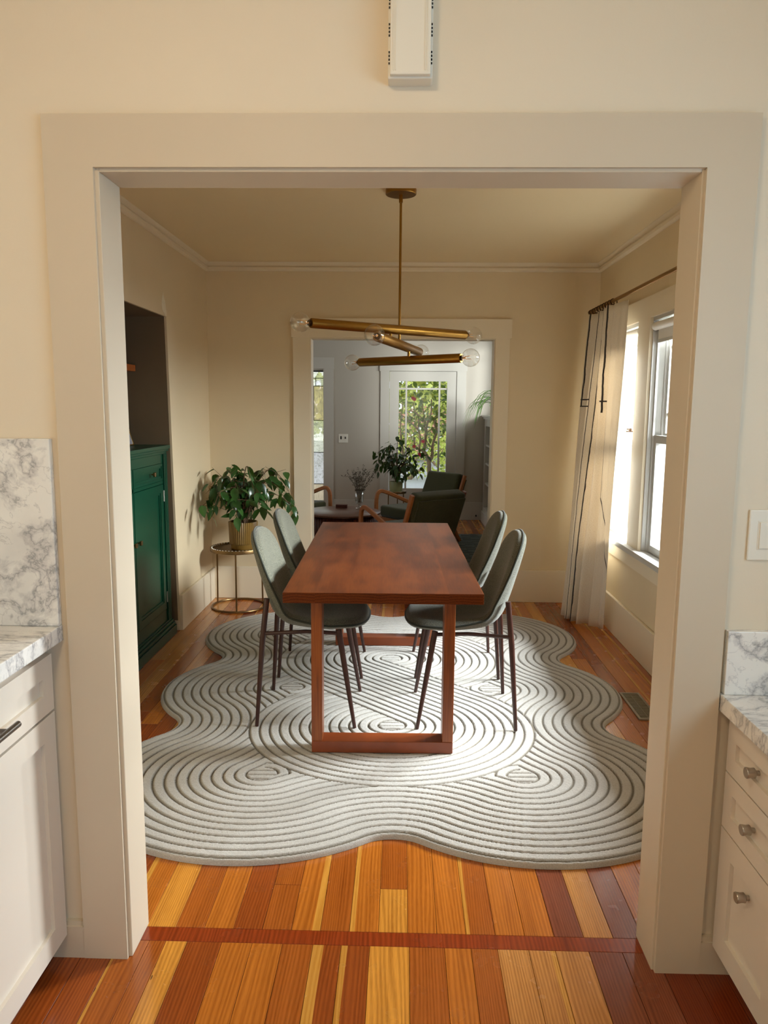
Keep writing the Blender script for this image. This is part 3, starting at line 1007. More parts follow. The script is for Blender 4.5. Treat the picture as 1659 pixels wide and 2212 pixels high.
left_unit(1.813, 'greige shaker base cabinet under the marble counter beside the opening')
left_unit(1.030, 'second greige shaker base cabinet from the wide opening')
o = mk('marble_counter', bx(KX0, -.873, .20, KY - .0005, .895, .937), M['marble'], None, bevel=.003)
tag(o, 'grey veined white marble counter on the greige base cabinets', 'counter')
o = mk('marble_backsplash', bx(KX0, -.874, KY - .02, KY - .0005, .9372, 1.416), M['marble'], None, bevel=.003)
tag(o, 'tall veined marble backsplash slab standing on the base cabinet counter', 'backsplash')


def knob(parent, x, y, z):
    b = bmesh.new()
    lathe(b, [(.006, 0), (.0065, .008), (.0125, .012), (.0115, .020), (.0135, .030), (.0125, .032)], 20)
    for v in b.verts: v.co = Vector((x - v.co.z, y + v.co.x, z + v.co.y))
    return mk('knob', b, M['nickel'], parent, smooth=True)


def right_unit(yend, label):
    w_ = .322
    t = thing('drawer_unit', label, 'cabinet', (.858, yend - w_, 0), 0, 'drawer units under the low desk')
    mk('body', bx(.001, KX1 - .858 - .002, 0, w_, .08, .741), M['cabinet'], t)
    mk('toe_kick', bx(.06, KX1 - .858 - .002, 0, w_, 0, .08), M['cabinet'], t)
    for z0, z1, st in ((.588, .722, .045), (.437, .584, .045), (.092, .433, .062)):
        d = shaker('drawer', t, -.02, -1, .002, w_ - .003, z0, z1, M['cabinet'], st)
        knob(d, -.010, w_ / 2 + .01, (z0 + z1) / 2 if z1 > .45 else .335)
    return t


right_unit(1.812, 'greige three drawer unit under the low marble desk beside the opening')
right_unit(1.488, 'second greige three drawer unit from the wide opening, under low desk')
o = mk('marble_desk_top', bx(.815, KX1, .60, KY - .0005, .741, .785), M['marble'], None, bevel=.003)
tag(o, 'low white marble desk top on the drawer units', 'counter')
o = mk('marble_upstand', bx(.822, KX1, KY - .02, KY - .0005, .7853, .951), M['marble'], None, bevel=.002)
tag(o, 'short marble upstand along the wall behind the low desk', 'backsplash')
t = thing('light_switch', 'ivory rocker light switch on kitchen wall above the marble upstand', 'switch', (.90, KY, 1.194))
mk('plate', bx(-.042, .042, -.007, 0, -.0635, .0635), M['plastic'], t, bevel=.004)
mk('surround', bx(-.020, .020, -.0085, -.006, -.0365, .0365), M['plastic'], t, bevel=.001, seg=1)
mk('rocker', bx(-.0165, .0165, -.0115, -.007, -.033, .033), M['plastic'], t, bevel=.001, seg=1)
# door chime above the opening
t = thing('door_chime', 'ivory ribbed door chime box on wall above the wide opening', 'chime', (.0075, KY, 2.235))
mk('body', bx(-.0505, .0505, -.042, 0, 0, .36), M['plastic'], t, bevel=.004)
fp = mk('front_panel', bx(-.0455, .0455, -.056, -.041, .004, .356), M['plastic'], t, bevel=.0035)
for s in (-1, 1):
    for x in (.033, .038):
        mk('ridge', bx(s * x - .0008, s * x + .0008, -.0575, -.0555, .012, .345), M['plastic'], fp)
    for g in range(6):
        for k in range(4):
            z = .030 + g * .058 + k * .0078
            mk('slot', bx(s * .0478 - .0016, s * .0478 + .0016, -.0432, -.0415, z, z + .0042), M['black'], t)
# unseen ceiling lamp added to warm the upper kitchen wall
t = thing('added_ceiling_lamp', 'round opal ceiling lamp added to warm the kitchen wall', 'lamp', (-.45, .45, 2.62))
b = bmesh.new()
lathe(b, [(.17, 0), (.17, -.03), (.16, -.035)][::-1], 32)
mk('base', b, M['brass'], t, smooth=True)
b = bmesh.new()
lathe(b, [(0, -.13), (.06, -.125), (.11, -.105), (.145, -.07), (.155, -.036)], 32)
og = NT('added_lamp_glass')
og.set(base=(.9, .85, .75, 1), emit=lin((255, 227, 186)), emits=52.0)
mk('shade', b, og.m, t, smooth=True)

# ------------------------------------------------------------------ carved rug
RUG = (-0.045, 3.772, 0.020)
RS = 1.17                                          # sideways stretch of the rug's round figures
RP, R0 = 0.0392, 0.055                             # ring pitch, first groove
RL, RC = 0.580, 0.055 + 13 * 0.0392                             # lobe radius, centre circle radius
SEEDS = [(sx * .452, sv) for sx in (-1, 1) for sv in (-.945, 0.0, .945)]
NOTCH = []
for r0_, A, Bq, dr in ([(.13, (-.452, -.945), (.452, -.945), (0, -1)), (.13, (-.452, .945), (.452, .945), (0, 1))]
                       + [(.16, (sx * .452, v0), (sx * .452, v0 + .945), (sx, 0)) for sx in (-1, 1) for v0 in (-.945, 0.0)]):
    mid = ((A[0] + Bq[0]) / 2, (A[1] + Bq[1]) / 2)
    half = math.hypot(A[0] - Bq[0], A[1] - Bq[1]) / 2
    h = math.sqrt((RL + r0_) ** 2 - half ** 2)
    NOTCH.append((A, Bq, (mid[0] + dr[0] * h, mid[1] + dr[1] * h), r0_))


def rug_fields(u, v):
    """distance inside the outline, groove phase and groove mask for rug coordinates"""
    d = np.full(u.shape, -9.0)
    rr = np.full(u.shape, 9.0)
    for a, c in SEEDS:
        q = np.hypot(u - a, v - c)
        rr = np.minimum(rr, q)
    d = RL - rr
    core = (np.abs(u) < .452) & (np.abs(v) < .945)
    for A, Bq, N, r0_ in NOTCH:
        def side(P, Q): return (Q[0] - P[0]) * (v - P[1]) - (Q[1] - P[1]) * (u - P[0])
        s1, s2, s3 = side(A, Bq), side(Bq, N), side(N, A)
        tri = ((s1 >= 0) & (s2 >= 0) & (s3 >= 0)) | ((s1 <= 0) & (s2 <= 0) & (s3 <= 0))
        d = np.where(tri, np.hypot(u - N[0], v - N[1]) - r0_, d)
    d = np.where(core & (d < 0), RL - rr, d)
    d = np.where(core, np.maximum(d, .05), d)
    ring = RL - d                                   # behaves like the radius around a seed
    seedm = rr < R0
    nv = (RC + R0) / .94
    n = (math.sqrt(1 - nv * nv), nv)
    s = n[0] * u + n[1] * v
    t = n[1] * u - n[0] * v
    sN = -n[1] * .47
    near = np.hypot(u, v + .47)
    far = np.hypot(u, v - .47)
    band = (np.abs(s) < (-sN - R0)) & (np.abs(t) < n[0] * .47)
    inN = near < RC
    inF = far < RC
    edge = np.minimum(np.abs(near - RC), np.abs(far - RC))
    figure = band | inN | inF
    ringc = np.where(band, s - sN, np.where(inN, near, far))
    seedc = (~band) & (np.minimum(near, far) < R0)
    edge_l = np.minimum(np.abs(near - RC) + 9 * (inF | band), np.abs(far - RC) + 9 * (inN | band))
    eb = np.where(np.abs(t) < n[0] * .47, np.abs(np.abs(s) - (-sN - R0)), 9.0)
    rf = np.where(figure, ringc, ring)
    seed = np.where(figure, seedc, seedm)
    ph = (rf - R0) / RP
    g = np.abs(ph - np.round(ph)) * RP
    g = np.where(rf < R0 - .008, 9.0, g)
    stripe = np.abs((v / .034) - np.round(v / .034)) * .034
    g = np.where(seed & (rf < R0 - .006), stripe, g)
    g = np.minimum(g, edge_l)
    g = np.minimum(g, eb)
    return d, g


def build_rug():
    step = 0.0043
    hx, hy = 1.27, 1.58
    nx, ny = int(2 * hx / step) + 1, int(2 * hy / step) + 1
    X, Y = np.meshgrid(np.linspace(-hx, hx, nx), np.linspace(-hy, hy, ny))
    d, g = rug_fields(X / RS, Y)
    gx = np.gradient(d, axis=1) / (X[0, 1] - X[0, 0])
    gy = np.gradient(d, axis=0) / (Y[1, 0] - Y[0, 0])
    gl = np.maximum(gx * gx + gy * gy, .3)
    lim = step * 1.6
    snap = (d < 0) & (d > -lim)
    Xs = np.where(snap, X - gx / gl * d, X)
    Ys = np.where(snap, Y - gy / gl * d, Y)
    rng = np.random.default_rng(5)
    din = np.maximum(d, 0)
    e = np.clip(din / .020, 0, 1)
    prof = np.sqrt(np.clip(1 - (1 - e) ** 2, 0, 1))
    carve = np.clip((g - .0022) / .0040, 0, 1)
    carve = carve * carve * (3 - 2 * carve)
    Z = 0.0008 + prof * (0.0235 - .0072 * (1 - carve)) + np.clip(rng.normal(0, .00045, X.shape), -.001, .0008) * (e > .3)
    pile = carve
    keep = (d > -lim)
    f = keep[:-1, :-1] & keep[1:, :-1] & keep[:-1, 1:] & keep[1:, 1:]
    anyin = (d[:-1, :-1] > 0) | (d[1:, :-1] > 0) | (d[:-1, 1:] > 0) | (d[1:, 1:] > 0)
    f &= anyin
    idx = np.arange(nx * ny).reshape(ny, nx)
    quads = np.stack([idx[:-1, :-1][f], idx[:-1, 1:][f], idx[1:, 1:][f], idx[1:, :-1][f]], 1)
    used = np.zeros(nx * ny, bool)
    used[quads.ravel()] = True
    remap = np.cumsum(used) - 1
    co = np.stack([Xs.ravel(), Ys.ravel(), Z.ravel()], 1)[used]
    quads = remap[quads]
    me = bpy.data.meshes.new('carved_rug')
    me.vertices.add(len(co))
    me.vertices.foreach_set('co', co.astype(np.float32).ravel())
    me.loops.add(quads.size)
    me.loops.foreach_set('vertex_index', quads.astype(np.int32).ravel())
    me.polygons.add(len(quads))
    me.polygons.foreach_set('loop_start', np.arange(0, quads.size, 4, dtype=np.int32))
    me.polygons.foreach_set('loop_total', np.full(len(quads), 4, dtype=np.int32))
    me.polygons.foreach_set('use_smooth', np.ones(len(quads), bool))
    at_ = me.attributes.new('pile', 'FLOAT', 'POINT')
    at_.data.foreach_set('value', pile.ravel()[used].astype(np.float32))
    me.update()
    me.validate()
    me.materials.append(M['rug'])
    o = bpy.data.objects.new('carved_rug', me)
    link(o)
    o.location = (RUG[0], RUG[1], 0)
    o.rotation_euler = (0, 0, RUG[2])
    tag(o, 'ivory wavy edged wool rug carved with swirling grooves under dining table', 'rug')


build_rug()
RZ = 0.0264                                         # top of the rug pile

# ------------------------------------------------------------------ dining table
t = thing('dining_table', 'long cherry brown wooden dining table on square frame legs', 'table', (-0.0886, 3.8245, RZ), 0.0198)
TL, TW = 1.8572, 0.8108
mk('tabletop', bx(-TW / 2, TW / 2, -TL / 2, TL / 2, .690, .734), M['table'], t, bevel=.003)
for y0, y1 in ((-.815, -.725), (.640, .730)):
    f = bmesh.new()
    box(f, -.303, .303, y0, y1, 0, .052)
    fr = mk('floor_rail', f, M['rail'], t, bevel=.002, seg=1)
    for s in (-1, 1):
        mk('post', bx(s * .303, s * .257, y0, y1, .052, .668), M['post'], t, bevel=.002, seg=1)
    mk('top_rail', bx(-.303, .303, y0, y1, .668, .690), M['table'], t)


# ------------------------------------------------------------------ dining chairs
def make_chair():
    t = thing('dining_chair', '', 'chair', (0, 0, 0))
    prof = smooth_path([(-.262, .897), (-.240, .81), (-.212, .70), (-.184, .60), (-.155, .525), (-.100, .476), (-.02, .462), (.09, .462), (.19, .472), (.285, .478)], 44)
    n, m = len(prof), 17
    seg = [0.0]
    for a, b in zip(prof, prof[1:]): seg.append(seg[-1] + float(np.hypot(*(b - a))))
    Ltot = seg[-1]
    # resample with dense ends
    ss = [Ltot * (0.5 - 0.5 * math.cos(PI * i / (n - 1))) for i in range(n)]
    px = np.interp(ss, seg, [p[0] for p in prof])
    pz = np.interp(ss, seg, [p[1] for p in prof])
    inner, outer, edge_pts = bmesh.new(), bmesh.new(), ([], [])

    def endf(tt, L, p):
        if tt >= L: return 1.0
        return max(0.0, 1 - ((L - tt) / L) ** p) ** (1 / p)
    gi, go = [], []
    for i in range(n):
        a, b = max(i - 1, 0), min(i + 1, n - 1)
        tx, tz = px[b] - px[a], pz[b] - pz[a]
        l = math.hypot(tx, tz)
        tx, tz = tx / l, tz / l
        nx_, nz_ = -tz, tx                          # points to the sitter's side
        if nx_ * 0.6 + nz_ * 0.8 < 0: nx_, nz_ = -nx_, -nz_
        s = ss[i]
        k = s / Ltot
        Wd = np.interp(k, [0, .25, .45, .6, .8, 1], [.195, .205, .208, .215, .225, .222])
        w_ = Wd * min(endf(s, .15, 2.2), endf(Ltot - s, .13, 2.4))
        lift = np.interp(k, [0, .2, .42, .6, .8, 1], [.020, .035, .060, .045, .020, .008])
        ef = max(0.0, 1 - min(s, .09) / .09) if s < .09 else max(0.0, 1 - min(Ltot - s, .10) / .10)
        ri, ro = [], []
        for j in range(m):
            v = -1 + 2 * j / (m - 1)
            v = math.copysign(abs(v) ** .8, v)
            y = w_ * v
            lf = lift * (abs(y) / Wd) ** 2.2
            bx_, bz_ = px[i] + nx_ * lf, pz[i] + nz_ * lf
            tf = math.sqrt(max(0, 1 - abs(v) ** 4)) * math.sqrt(max(0, 1 - ef ** 4))
            ti = .006 + .030 * tf
            to = .004 + .020 * tf
            ri.append(inner.verts.new((bx_ + nx_ * ti, y, bz_ + nz_ * ti)))
            ro.append(outer.verts.new((bx_ - nx_ * to, y * 1.004, bz_ - nz_ * to)))
            if j == 0: edge_pts[0].append((bx_, y * 1.005, bz_))
            if j == m - 1: edge_pts[1].append((bx_, y * 1.005, bz_))
        gi.append(ri)
        go.append(ro)
    for bm_, g in ((inner, gi), (outer, go)):
        for i in range(n - 1):
            for j in range(m - 1):
                bm_.faces.new([g[i][j], g[i][j + 1], g[i + 1][j + 1], g[i + 1][j]])
        # rim strip so that both skins meet under the piping
    mk('seat_pad', inner, M['chair_fabric'], t, smooth='all')
    rim = bmesh.new()
    for c in (0, m - 1):
        A = [rim.verts.new(gv) for gv in []]
    sh = mk('shell', outer, M['chair_fabric'], t, smooth='all')
    loop = edge_pts[0] + edge_pts[1][::-1]
    P = [Vector(loop[0])]
    for q in loop[1:]:
        if (Vector(q) - P[-1]).length > .006: P.append(Vector(q))
    if (P[0] - P[-1]).length < .006: P.pop()
    pb_ = bmesh.new()
    tube(pb_, P, .0062, 6, closed=True)
    mk('piping', pb_, M['piping'], t, smooth='all')
    rim.free()
    for s in (-1, 1):
        b = bmesh.new()
        tube(b, [(-.180, s * .186, .600), (-.200, s * .203, .40), (-.228, s * .225, 0)], [.013, .0135, .0085], 10)
        mk('leg', b, M['chair_leg'], t, smooth=True)
        b = bmesh.new()
        tube(b, [(.150, s * .180, .455), (.180, s * .198, .28), (.228, s * .225, 0)], [.014, .013, .0085], 10)
        mk('leg', b, M['chair_leg'], t, smooth=True)
        b = bmesh.new()
        tube(b, [(-.196, s * .199, .437), (.0, s * .186, .446), (.152, s * .180, .438)], .0095, 8)
        mk('stretcher', b, M['chair_leg'], t, smooth=True)
    return t


ch = make_chair()
spots = [(-.435, 3.485, 0.0, 'grey-green dining chair on the green cabinet side, at the kitchen end of table'),
         (-.441, 4.117, 0.015, 'grey-green dining chair on the green cabinet side, at the armchair end of table'),
         (.310, 3.487, PI, 'grey-green dining chair on the curtain side, at the kitchen end of table'),
         (.311, 4.140, PI + .01, 'grey-green dining chair on the curtain side, at the armchair end of table')]
for i, (x, y, a, lab) in enumerate(spots):
    o = ch if i == 0 else copy_tree(ch)
    o.location = (x, y, RZ)
    o.rotation_euler = (0, 0, a)
    tag(o, lab, 'chair', 'dining chairs around the table')

# ------------------------------------------------------------------ brass chandelier
CHX, CHY = -0.022, 3.822
t = thing('chandelier', 'brass chandelier of three crossed tubes with clear globe bulbs', 'chandelier', (CHX, CHY, CEIL))
b = bmesh.new()
lathe(b, [(.076, 0), (.076, -.022), (.073, -.025), (0, -.026)][::-1], 40)
mk('canopy', b, M['brass'], t, smooth=True)
b = bmesh.new()
tube(b, [(0, 0, -.024), (0, 0, -.062)], .0095, 12)
mk('collar', b, M['brass'], t, smooth=True)
b = bmesh.new()
tube(b, [(0, 0, -.06), (0, 0, 1.80 - CEIL)], .0062, 12)
mk('rod', b, M['brass'], t, smooth=True)
bars = [((-.435, 3.535), (.329, 4.06), 1.887), ((-.116, 3.36), (.088, 4.27), 1.812), ((-.248, 4.27), (.294, 3.85), 1.752)]
for (a, c, z) in bars:
    A, Cc = Vector((a[0] - CHX, a[1] - CHY, z - CEIL)), Vector((c[0] - CHX, c[1] - CHY, z - CEIL))
    d = (Cc - A).normalized()
    b = bmesh.new()
    tube(b, [A, A + d * .004, Cc - d * .004, Cc], [.0215, .0235, .0235, .0215], 20)
    br = mk('tube_arm', b, M['brass'], t, smooth=True)
    for E_, dd in ((A, -d), (Cc, d)):
        b = bmesh.new()
        tube(b, [E_ - dd * .004, E_ + dd * .012], .014, 16)
        mk('socket', b, M['bronze'], br, smooth=True)
        rot = Vector((0, 0, 1)).rotation_difference(dd).to_matrix().to_4x4()
        b = bmesh.new()
        prof = [(.0115, .004), (.013, .012)] + [(.046 * math.sin(q), .0555 - .046 * math.cos(q)) for q in [.35 + .2 * k for k in range(13)]] + [(.006, .1012), (0, .1015)]
        lathe(b, prof, 24)
        bmesh.ops.transform(b, matrix=Matrix.Translation(E_) @ rot, verts=b.verts)
        bl = mk('bulb', b, M['bulb'], br, smooth='all')
        b = bmesh.new()
        for q in (-1, 1):
            tube(b, [(q * .008, 0, .024), (q * .009, .002, .054)], .0014, 6)
        tube(b, [(0, 0, .01), (0, 0, .028)], .004, 8)
        bmesh.ops.transform(b, matrix=Matrix.Translation(E_) @ rot, verts=b.verts)
        mk('filament', b, M['filament'], br, smooth=True)
for (x, y, z0, z1) in ((-.066, 3.79, 1.825, 1.875), (.027, 3.975, 1.765, 1.80)):
    b = bmesh.new()
    tube(b, [(x - CHX, y - CHY, z0 - CEIL), (x - CHX, y - CHY, z1 - CEIL)], .0075, 10)
    mk('connector', b, M['brass'], t, smooth=True)

# ------------------------------------------------------------------ green corner cabinet in the niche
GXF = -1.522
t = thing('sideboard_cabinet', 'dark green painted cabinet with brass knobs built into the wall niche', 'cabinet', (-1.75, 4.07, 0))
ox, oy = -1.75, 4.07


def gbox(x0, x1, y0, y1, z0, z1): return bx(x0 - ox, x1 - ox, y0 - oy, y1 - oy, z0, z1)


mk('body', gbox(-1.975, GXF - .018, 3.37, 4.725, .0, 1.205), M['green_cab'], t)
ff = bmesh.new()
for (y0, y1, z0, z1) in ((3.37, 3.60, .1, 1.205), (4.655, 4.725, .1, 1.205), (3.60, 4.655, 1.14, 1.205), (3.60, 4.655, 1.008, 1.028), (3.60, 4.655, .1, .19), (4.118, 4.133, .19, 1.14)):
    box(ff, GXF - .018 - ox, GXF - ox, y0 - oy, y1 - oy, z0, z1)
mk('face_frame', ff, M['green_cab'], t)
b = bmesh.new()
for (d, z0, z1) in ((.030, 1.228, 1.252), (.018, 1.212, 1.228), (.008, 1.196, 1.212)):
    box(b, -1.975 - ox, GXF + d - ox, 3.37 - oy, min(4.715 + d, 4.733) - oy, z0, z1)
mk('cornice', b, M['green_cab'], t, bevel=.004)
b = bmesh.new()
for (d, z0, z1) in ((.034, 0, .062), (.026, .062, .082), (.016, .082, .100), (.008, .10, .112)):
    box(b, GXF - .02 - ox, GXF + d - ox, 3.37 - oy, 4.725 + d * .6 - oy, z0, z1)
mk('plinth', b, M['green_cab'], t, bevel=.003)
for y in (4.668, 4.692, 4.714):
    mk('pilaster_bead', gbox(GXF, GXF + .010, y - .008, y + .008, .112, 1.196), M['green_cab'], t, bevel=.003)


def gfront(name, y0, y1, z0, z1, st, kn):
    b = bmesh.new()
    X0, X1 = GXF - .016 - ox, GXF + .002 - ox
    y0, y1 = y0 - oy, y1 - oy
    box(b, X0, X1, y0, y0 + st, z0, z1)
    box(b, X0, X1, y1 - st, y1, z0, z1)
    box(b, X0, X1, y0 + st, y1 - st, z0, z0 + st)
    box(b, X0, X1, y0 + st, y1 - st, z1 - st, z1)
    box(b, X0, X1 - .011, y0 + st, y1 - st, z0 + st, z1 - st)
    q = .014
    for s_ in (0, 1):                               # bead around the sunk panel
        box(b, X1 - .011, X1 - .005, y0 + st, y0 + st + q, z0 + st, z1 - st) if s_ == 0 else box(b, X1 - .011, X1 - .005, y1 - st - q, y1 - st, z0 + st, z1 - st)
    box(b, X1 - .011, X1 - .005, y0 + st + q, y1 - st - q, z0 + st, z0 + st + q)
    box(b, X1 - .011, X1 - .005, y0 + st + q, y1 - st - q, z1 - st - q, z1 - st)
    f = mk(name, b, M['green_cab'], t)
    kb_ = bmesh.new()
    ky, kz = kn[0] - oy, kn[1]
    box(kb_, X1, X1 + .014, ky - .004, ky + .004, kz - .004, kz + .004)
    box(kb_, X1 + .014, X1 + .028, ky - .012, ky + .012, kz - .013, kz + .013)
    mk('knob', kb_, M['aged_brass'], f, bevel=.002, seg=1)
    return f


gfront('drawer', 4.136, 4.652, 1.030, 1.138, .016, (4.44, 1.085))
gfront('drawer', 3.603, 4.115, 1.030, 1.138, .016, (3.86, 1.085))
dr = gfront('door', 4.136, 4.652, .193, 1.005, .050, (4.165, .713))
gfront('door', 3.603, 4.115, .193, 1.005, .050, (4.085, .713))
for z in (.93, .27):
    hb = bmesh.new()
    tube(hb, [(GXF + .004 - ox, 4.654 - oy, z - .035), (GXF + .004 - ox, 4.654 - oy, z + .035)], .004, 8)
    mk('hinge', hb, M['nickel'], dr, smooth=True)
# photo frame on the cabinet
t = thing('photo_frame', 'thin gold metal photo frame standing on the green cabinet', 'frame', (-1.683, 4.55, 1.254), PI / 2)
b = bmesh.new()
for (x0, x1, z0, z1) in ((-.06, -.054, 0, .14), (.054, .06, 0, .14), (-.054, .054, 0, .006), (-.054, .054, .134, .14)):
    box(b, x0, x1, -.004, .004, z0, z1)
mk('rim', b, M['gold'], t, rot=(-.3, 0, 0))
pt = NT('faded_photo_print')
nn = pt.noise(pt.coord('Object', (12, 12, 9)), 1.6, 3)
pt.set(base=pt.ramp(nn, [(.3, lin((40, 40, 60))), (.5, lin((150, 150, 160))), (.65, lin((190, 170, 120)))]), rough=.3)
mk('print', bx(-.054, .054, -.001, .001, .006, .134), pt.m, t, rot=(-.3, 0, 0))
b = bmesh.new()
tube(b, [(0, .002, .10), (0, .075, .003)], .0025, 6)
mk('strut', b, M['gold'], t)
o = mk('floating_shelf', bx(-1.979, -1.690, 3.45, 4.712, 1.712, 1.752), M['shelf_wood'], None, bevel=.003)
tag(o, 'orange wooden floating shelf inside the niche above green cabinet', 'shelf')

# ------------------------------------------------------------------ floor register
t = thing('floor_register', 'grey metal floor vent register beside the rug near window wall', 'vent', (1.221, 3.632, 0))
b = bmesh.new()
w2, l2 = .052, .172
for (x0, x1, y0, y1) in ((-w2, w2, -l2, -l2 + .014), (-w2, w2, l2 - .014, l2), (-w2, -w2 + .012, -l2 + .014, l2 - .014), (w2 - .012, w2, -l2 + .014, l2 - .014)):
    box(b, x0, x1, y0, y1, .0003, .007)
mk('rim', b, M['steel'], t)
mk('well', bx(-w2 + .012, w2 - .012, -l2 + .014, l2 - .014, .0003, .0012), M['black'], t)
for k in range(22):
    y = -l2 + .022 + k * .0143
    mk('slat', bx(-w2 + .012, w2 - .012, y - .0028, y + .0028, .0015, .0055), M['steel'], t)
mk('spine', bx(-.0025, .0025, -l2 + .014, l2 - .014, .0013, .0045), M['steel'], t)

# ------------------------------------------------------------------ curtain and rod
ROD = (1.352, 2.195)
t = thing('curtain_rod', 'slim brass curtain rod above the dining windows', 'curtain rod', (XR, 4.2, ROD[1]))
b = bmesh.new()
tube(b, [(ROD[0] - XR, 5.545 - 4.2, 0), (ROD[0] - XR, 2.75 - 4.2, 0)], .0115, 14)
mk('pole', b, M['brass'], t, smooth=True)
for y in (5.55, 2.745):
    b = bmesh.new()
    tube(b, [(ROD[0] - XR, y - 4.2 - .012, 0), (ROD[0] - XR, y - 4.2 + .012, 0)], .017, 16)
    mk('end_cap', b, M['aged_brass'], t, smooth=True)
for y in (5.52, 2.85):
    b = bmesh.new()
    tube(b, [(-.001, y - 4.2, -.01), (ROD[0] - XR, y - 4.2, -.012)], .007, 8)
    mk('bracket', b, M['brass'], t, smooth=True)
ct = thing('linen_curtain', 'long cream linen curtain with black hand drawn lines beside the window', 'curtain', (1.30, 5.15, 0))
NU, NV = 150, 46
topc = [(1.350, 5.545), (1.350, 5.33), (1.350, 5.12), (1.350, 4.95), (1.356, 4.82), (1.362, 4.70)]
midc = [(1.300, 5.470), (1.290, 5.30), (1.300, 5.13), (1.318, 4.99), (1.345, 4.88), (1.362, 4.755)]
botc = [(1.222, 5.330), (1.196, 5.21), (1.232, 5.14), (1.285, 5.06), (1.345, 4.965), (1.372, 4.90)]
T_, Mi_, B_ = (smooth_path(c, NU) for c in (topc, midc, botc))
me = bpy.data.meshes.new('cloth')
vs, fs, uvs = [], [], []
for j in range(NV):
    fz = j / (NV - 1)
    z = .014 + fz * (2.165 - .014)
    wa, wb, wc = (fz - .5) * (fz - 1) * 2, -4 * fz * (fz - 1), 2 * fz * (fz - .5)
    for i in range(NU):
        u = i / (NU - 1)
        P = B_[i] * wa + Mi_[i] * wb + T_[i] * wc
        k0, k1 = max(i - 1, 0), min(i + 1, NU - 1)
        tg = (B_[k1] - B_[k0]) * wa + (Mi_[k1] - Mi_[k0]) * wb + (T_[k1] - T_[k0]) * wc
        tg = tg / max(1e-6, np.hypot(*tg))
        nr = np.array((-tg[1], tg[0]))
        amp = (.028 + .012 * (1 - fz)) * (1.0 if u < .64 else max(.18, 1 - (u - .64) / .10))
        ph = 2 * PI * (6.6 * u + .05 * math.sin(2.2 * fz + 3 * u))
        q = P + nr * amp * (math.sin(ph) + .22 * math.sin(2.3 * ph + 1.0)) + nr * .010 * math.sin(5 * fz + 9 * u)
        vs.append((q[0] - 1.30, q[1] - 5.15, z))
        uvs.append((u, fz))
for j in range(NV - 1):
    for i in range(NU - 1):
        a = j * NU + i
        fs.append((a, a + 1, a + NU + 1, a + NU))
me.from_pydata(vs, [], fs)
uvl = me.uv_layers.new(name='UVMap')
for l in me.loops: uvl.data[l.index].uv = uvs[l.vertex_index]
me.polygons.foreach_set('use_smooth', [True] * len(me.polygons))
me.materials.append(M['curtain'])
o = link(bpy.data.objects.new('cloth', me), ct)
so = o.modifiers.new('thickness', 'SOLIDIFY')
so.thickness = .0016
for k in range(9):
    y = 5.50 - k * .068
    b = bmesh.new()
    tube(b, [(ROD[0] - 1.30 + .021 * math.cos(q), y - 5.15 + .012 * math.sin(q), ROD[1] - .008 + .021 * math.sin(q)) for q in [2 * PI * i / 16 for i in range(16)]], .0032, 6, closed=True)
    mk('ring', b, M['bronze'], ct, smooth=True)


# ------------------------------------------------------------------ plants
def leaf_mesh(name, L, Wd, fold=.25, droop=.15, mat=None, seg=5, tip=1.4):
    vs, fs = [], []
    for i in range(seg + 1):
        k = i / seg
        w_ = Wd * (math.sin(PI * k ** .8) ** .85) * (1 - .25 * k) if 0 < i < seg else 0.0
        x = L * k
        z = -droop * L * k * k
        vs += [(x, -w_, z + fold * w_), (x, 0, z), (x, w_, z + fold * w_)]
    for i in range(seg):
        a = i * 3
        fs += [(a, a + 1, a + 4, a + 3), (a + 1, a + 2, a + 5, a + 4)]
    me_ = bpy.data.meshes.new(name)
    me_.from_pydata(vs, [], fs)
    me_.polygons.foreach_set('use_smooth', [True] * len(me_.polygons))
    if mat: me_.materials.append(mat)
    return me_


def orient(d, up=Vector((0, 0, 1)), roll=0.0):
    d = d.normalized()
    y = up.cross(d)
    if y.length < 1e-3: y = Vector((0, 1, 0))
    y.normalize()
    z = d.cross(y)
    m = Matrix((d, y, z)).transposed()
    return m @ Matrix.Rotation(roll, 3, 'X')


def put_leaf(me_, p, d, parent, sc=1.0, roll=0.0, name='leaf'):
    o = bpy.data.objects.new(name, me_)
    link(o, parent)
    o.matrix_local = Matrix.Translation(p) @ orient(d, roll=roll).to_4x4() @ Matrix.Scale(sc, 4)
    return o


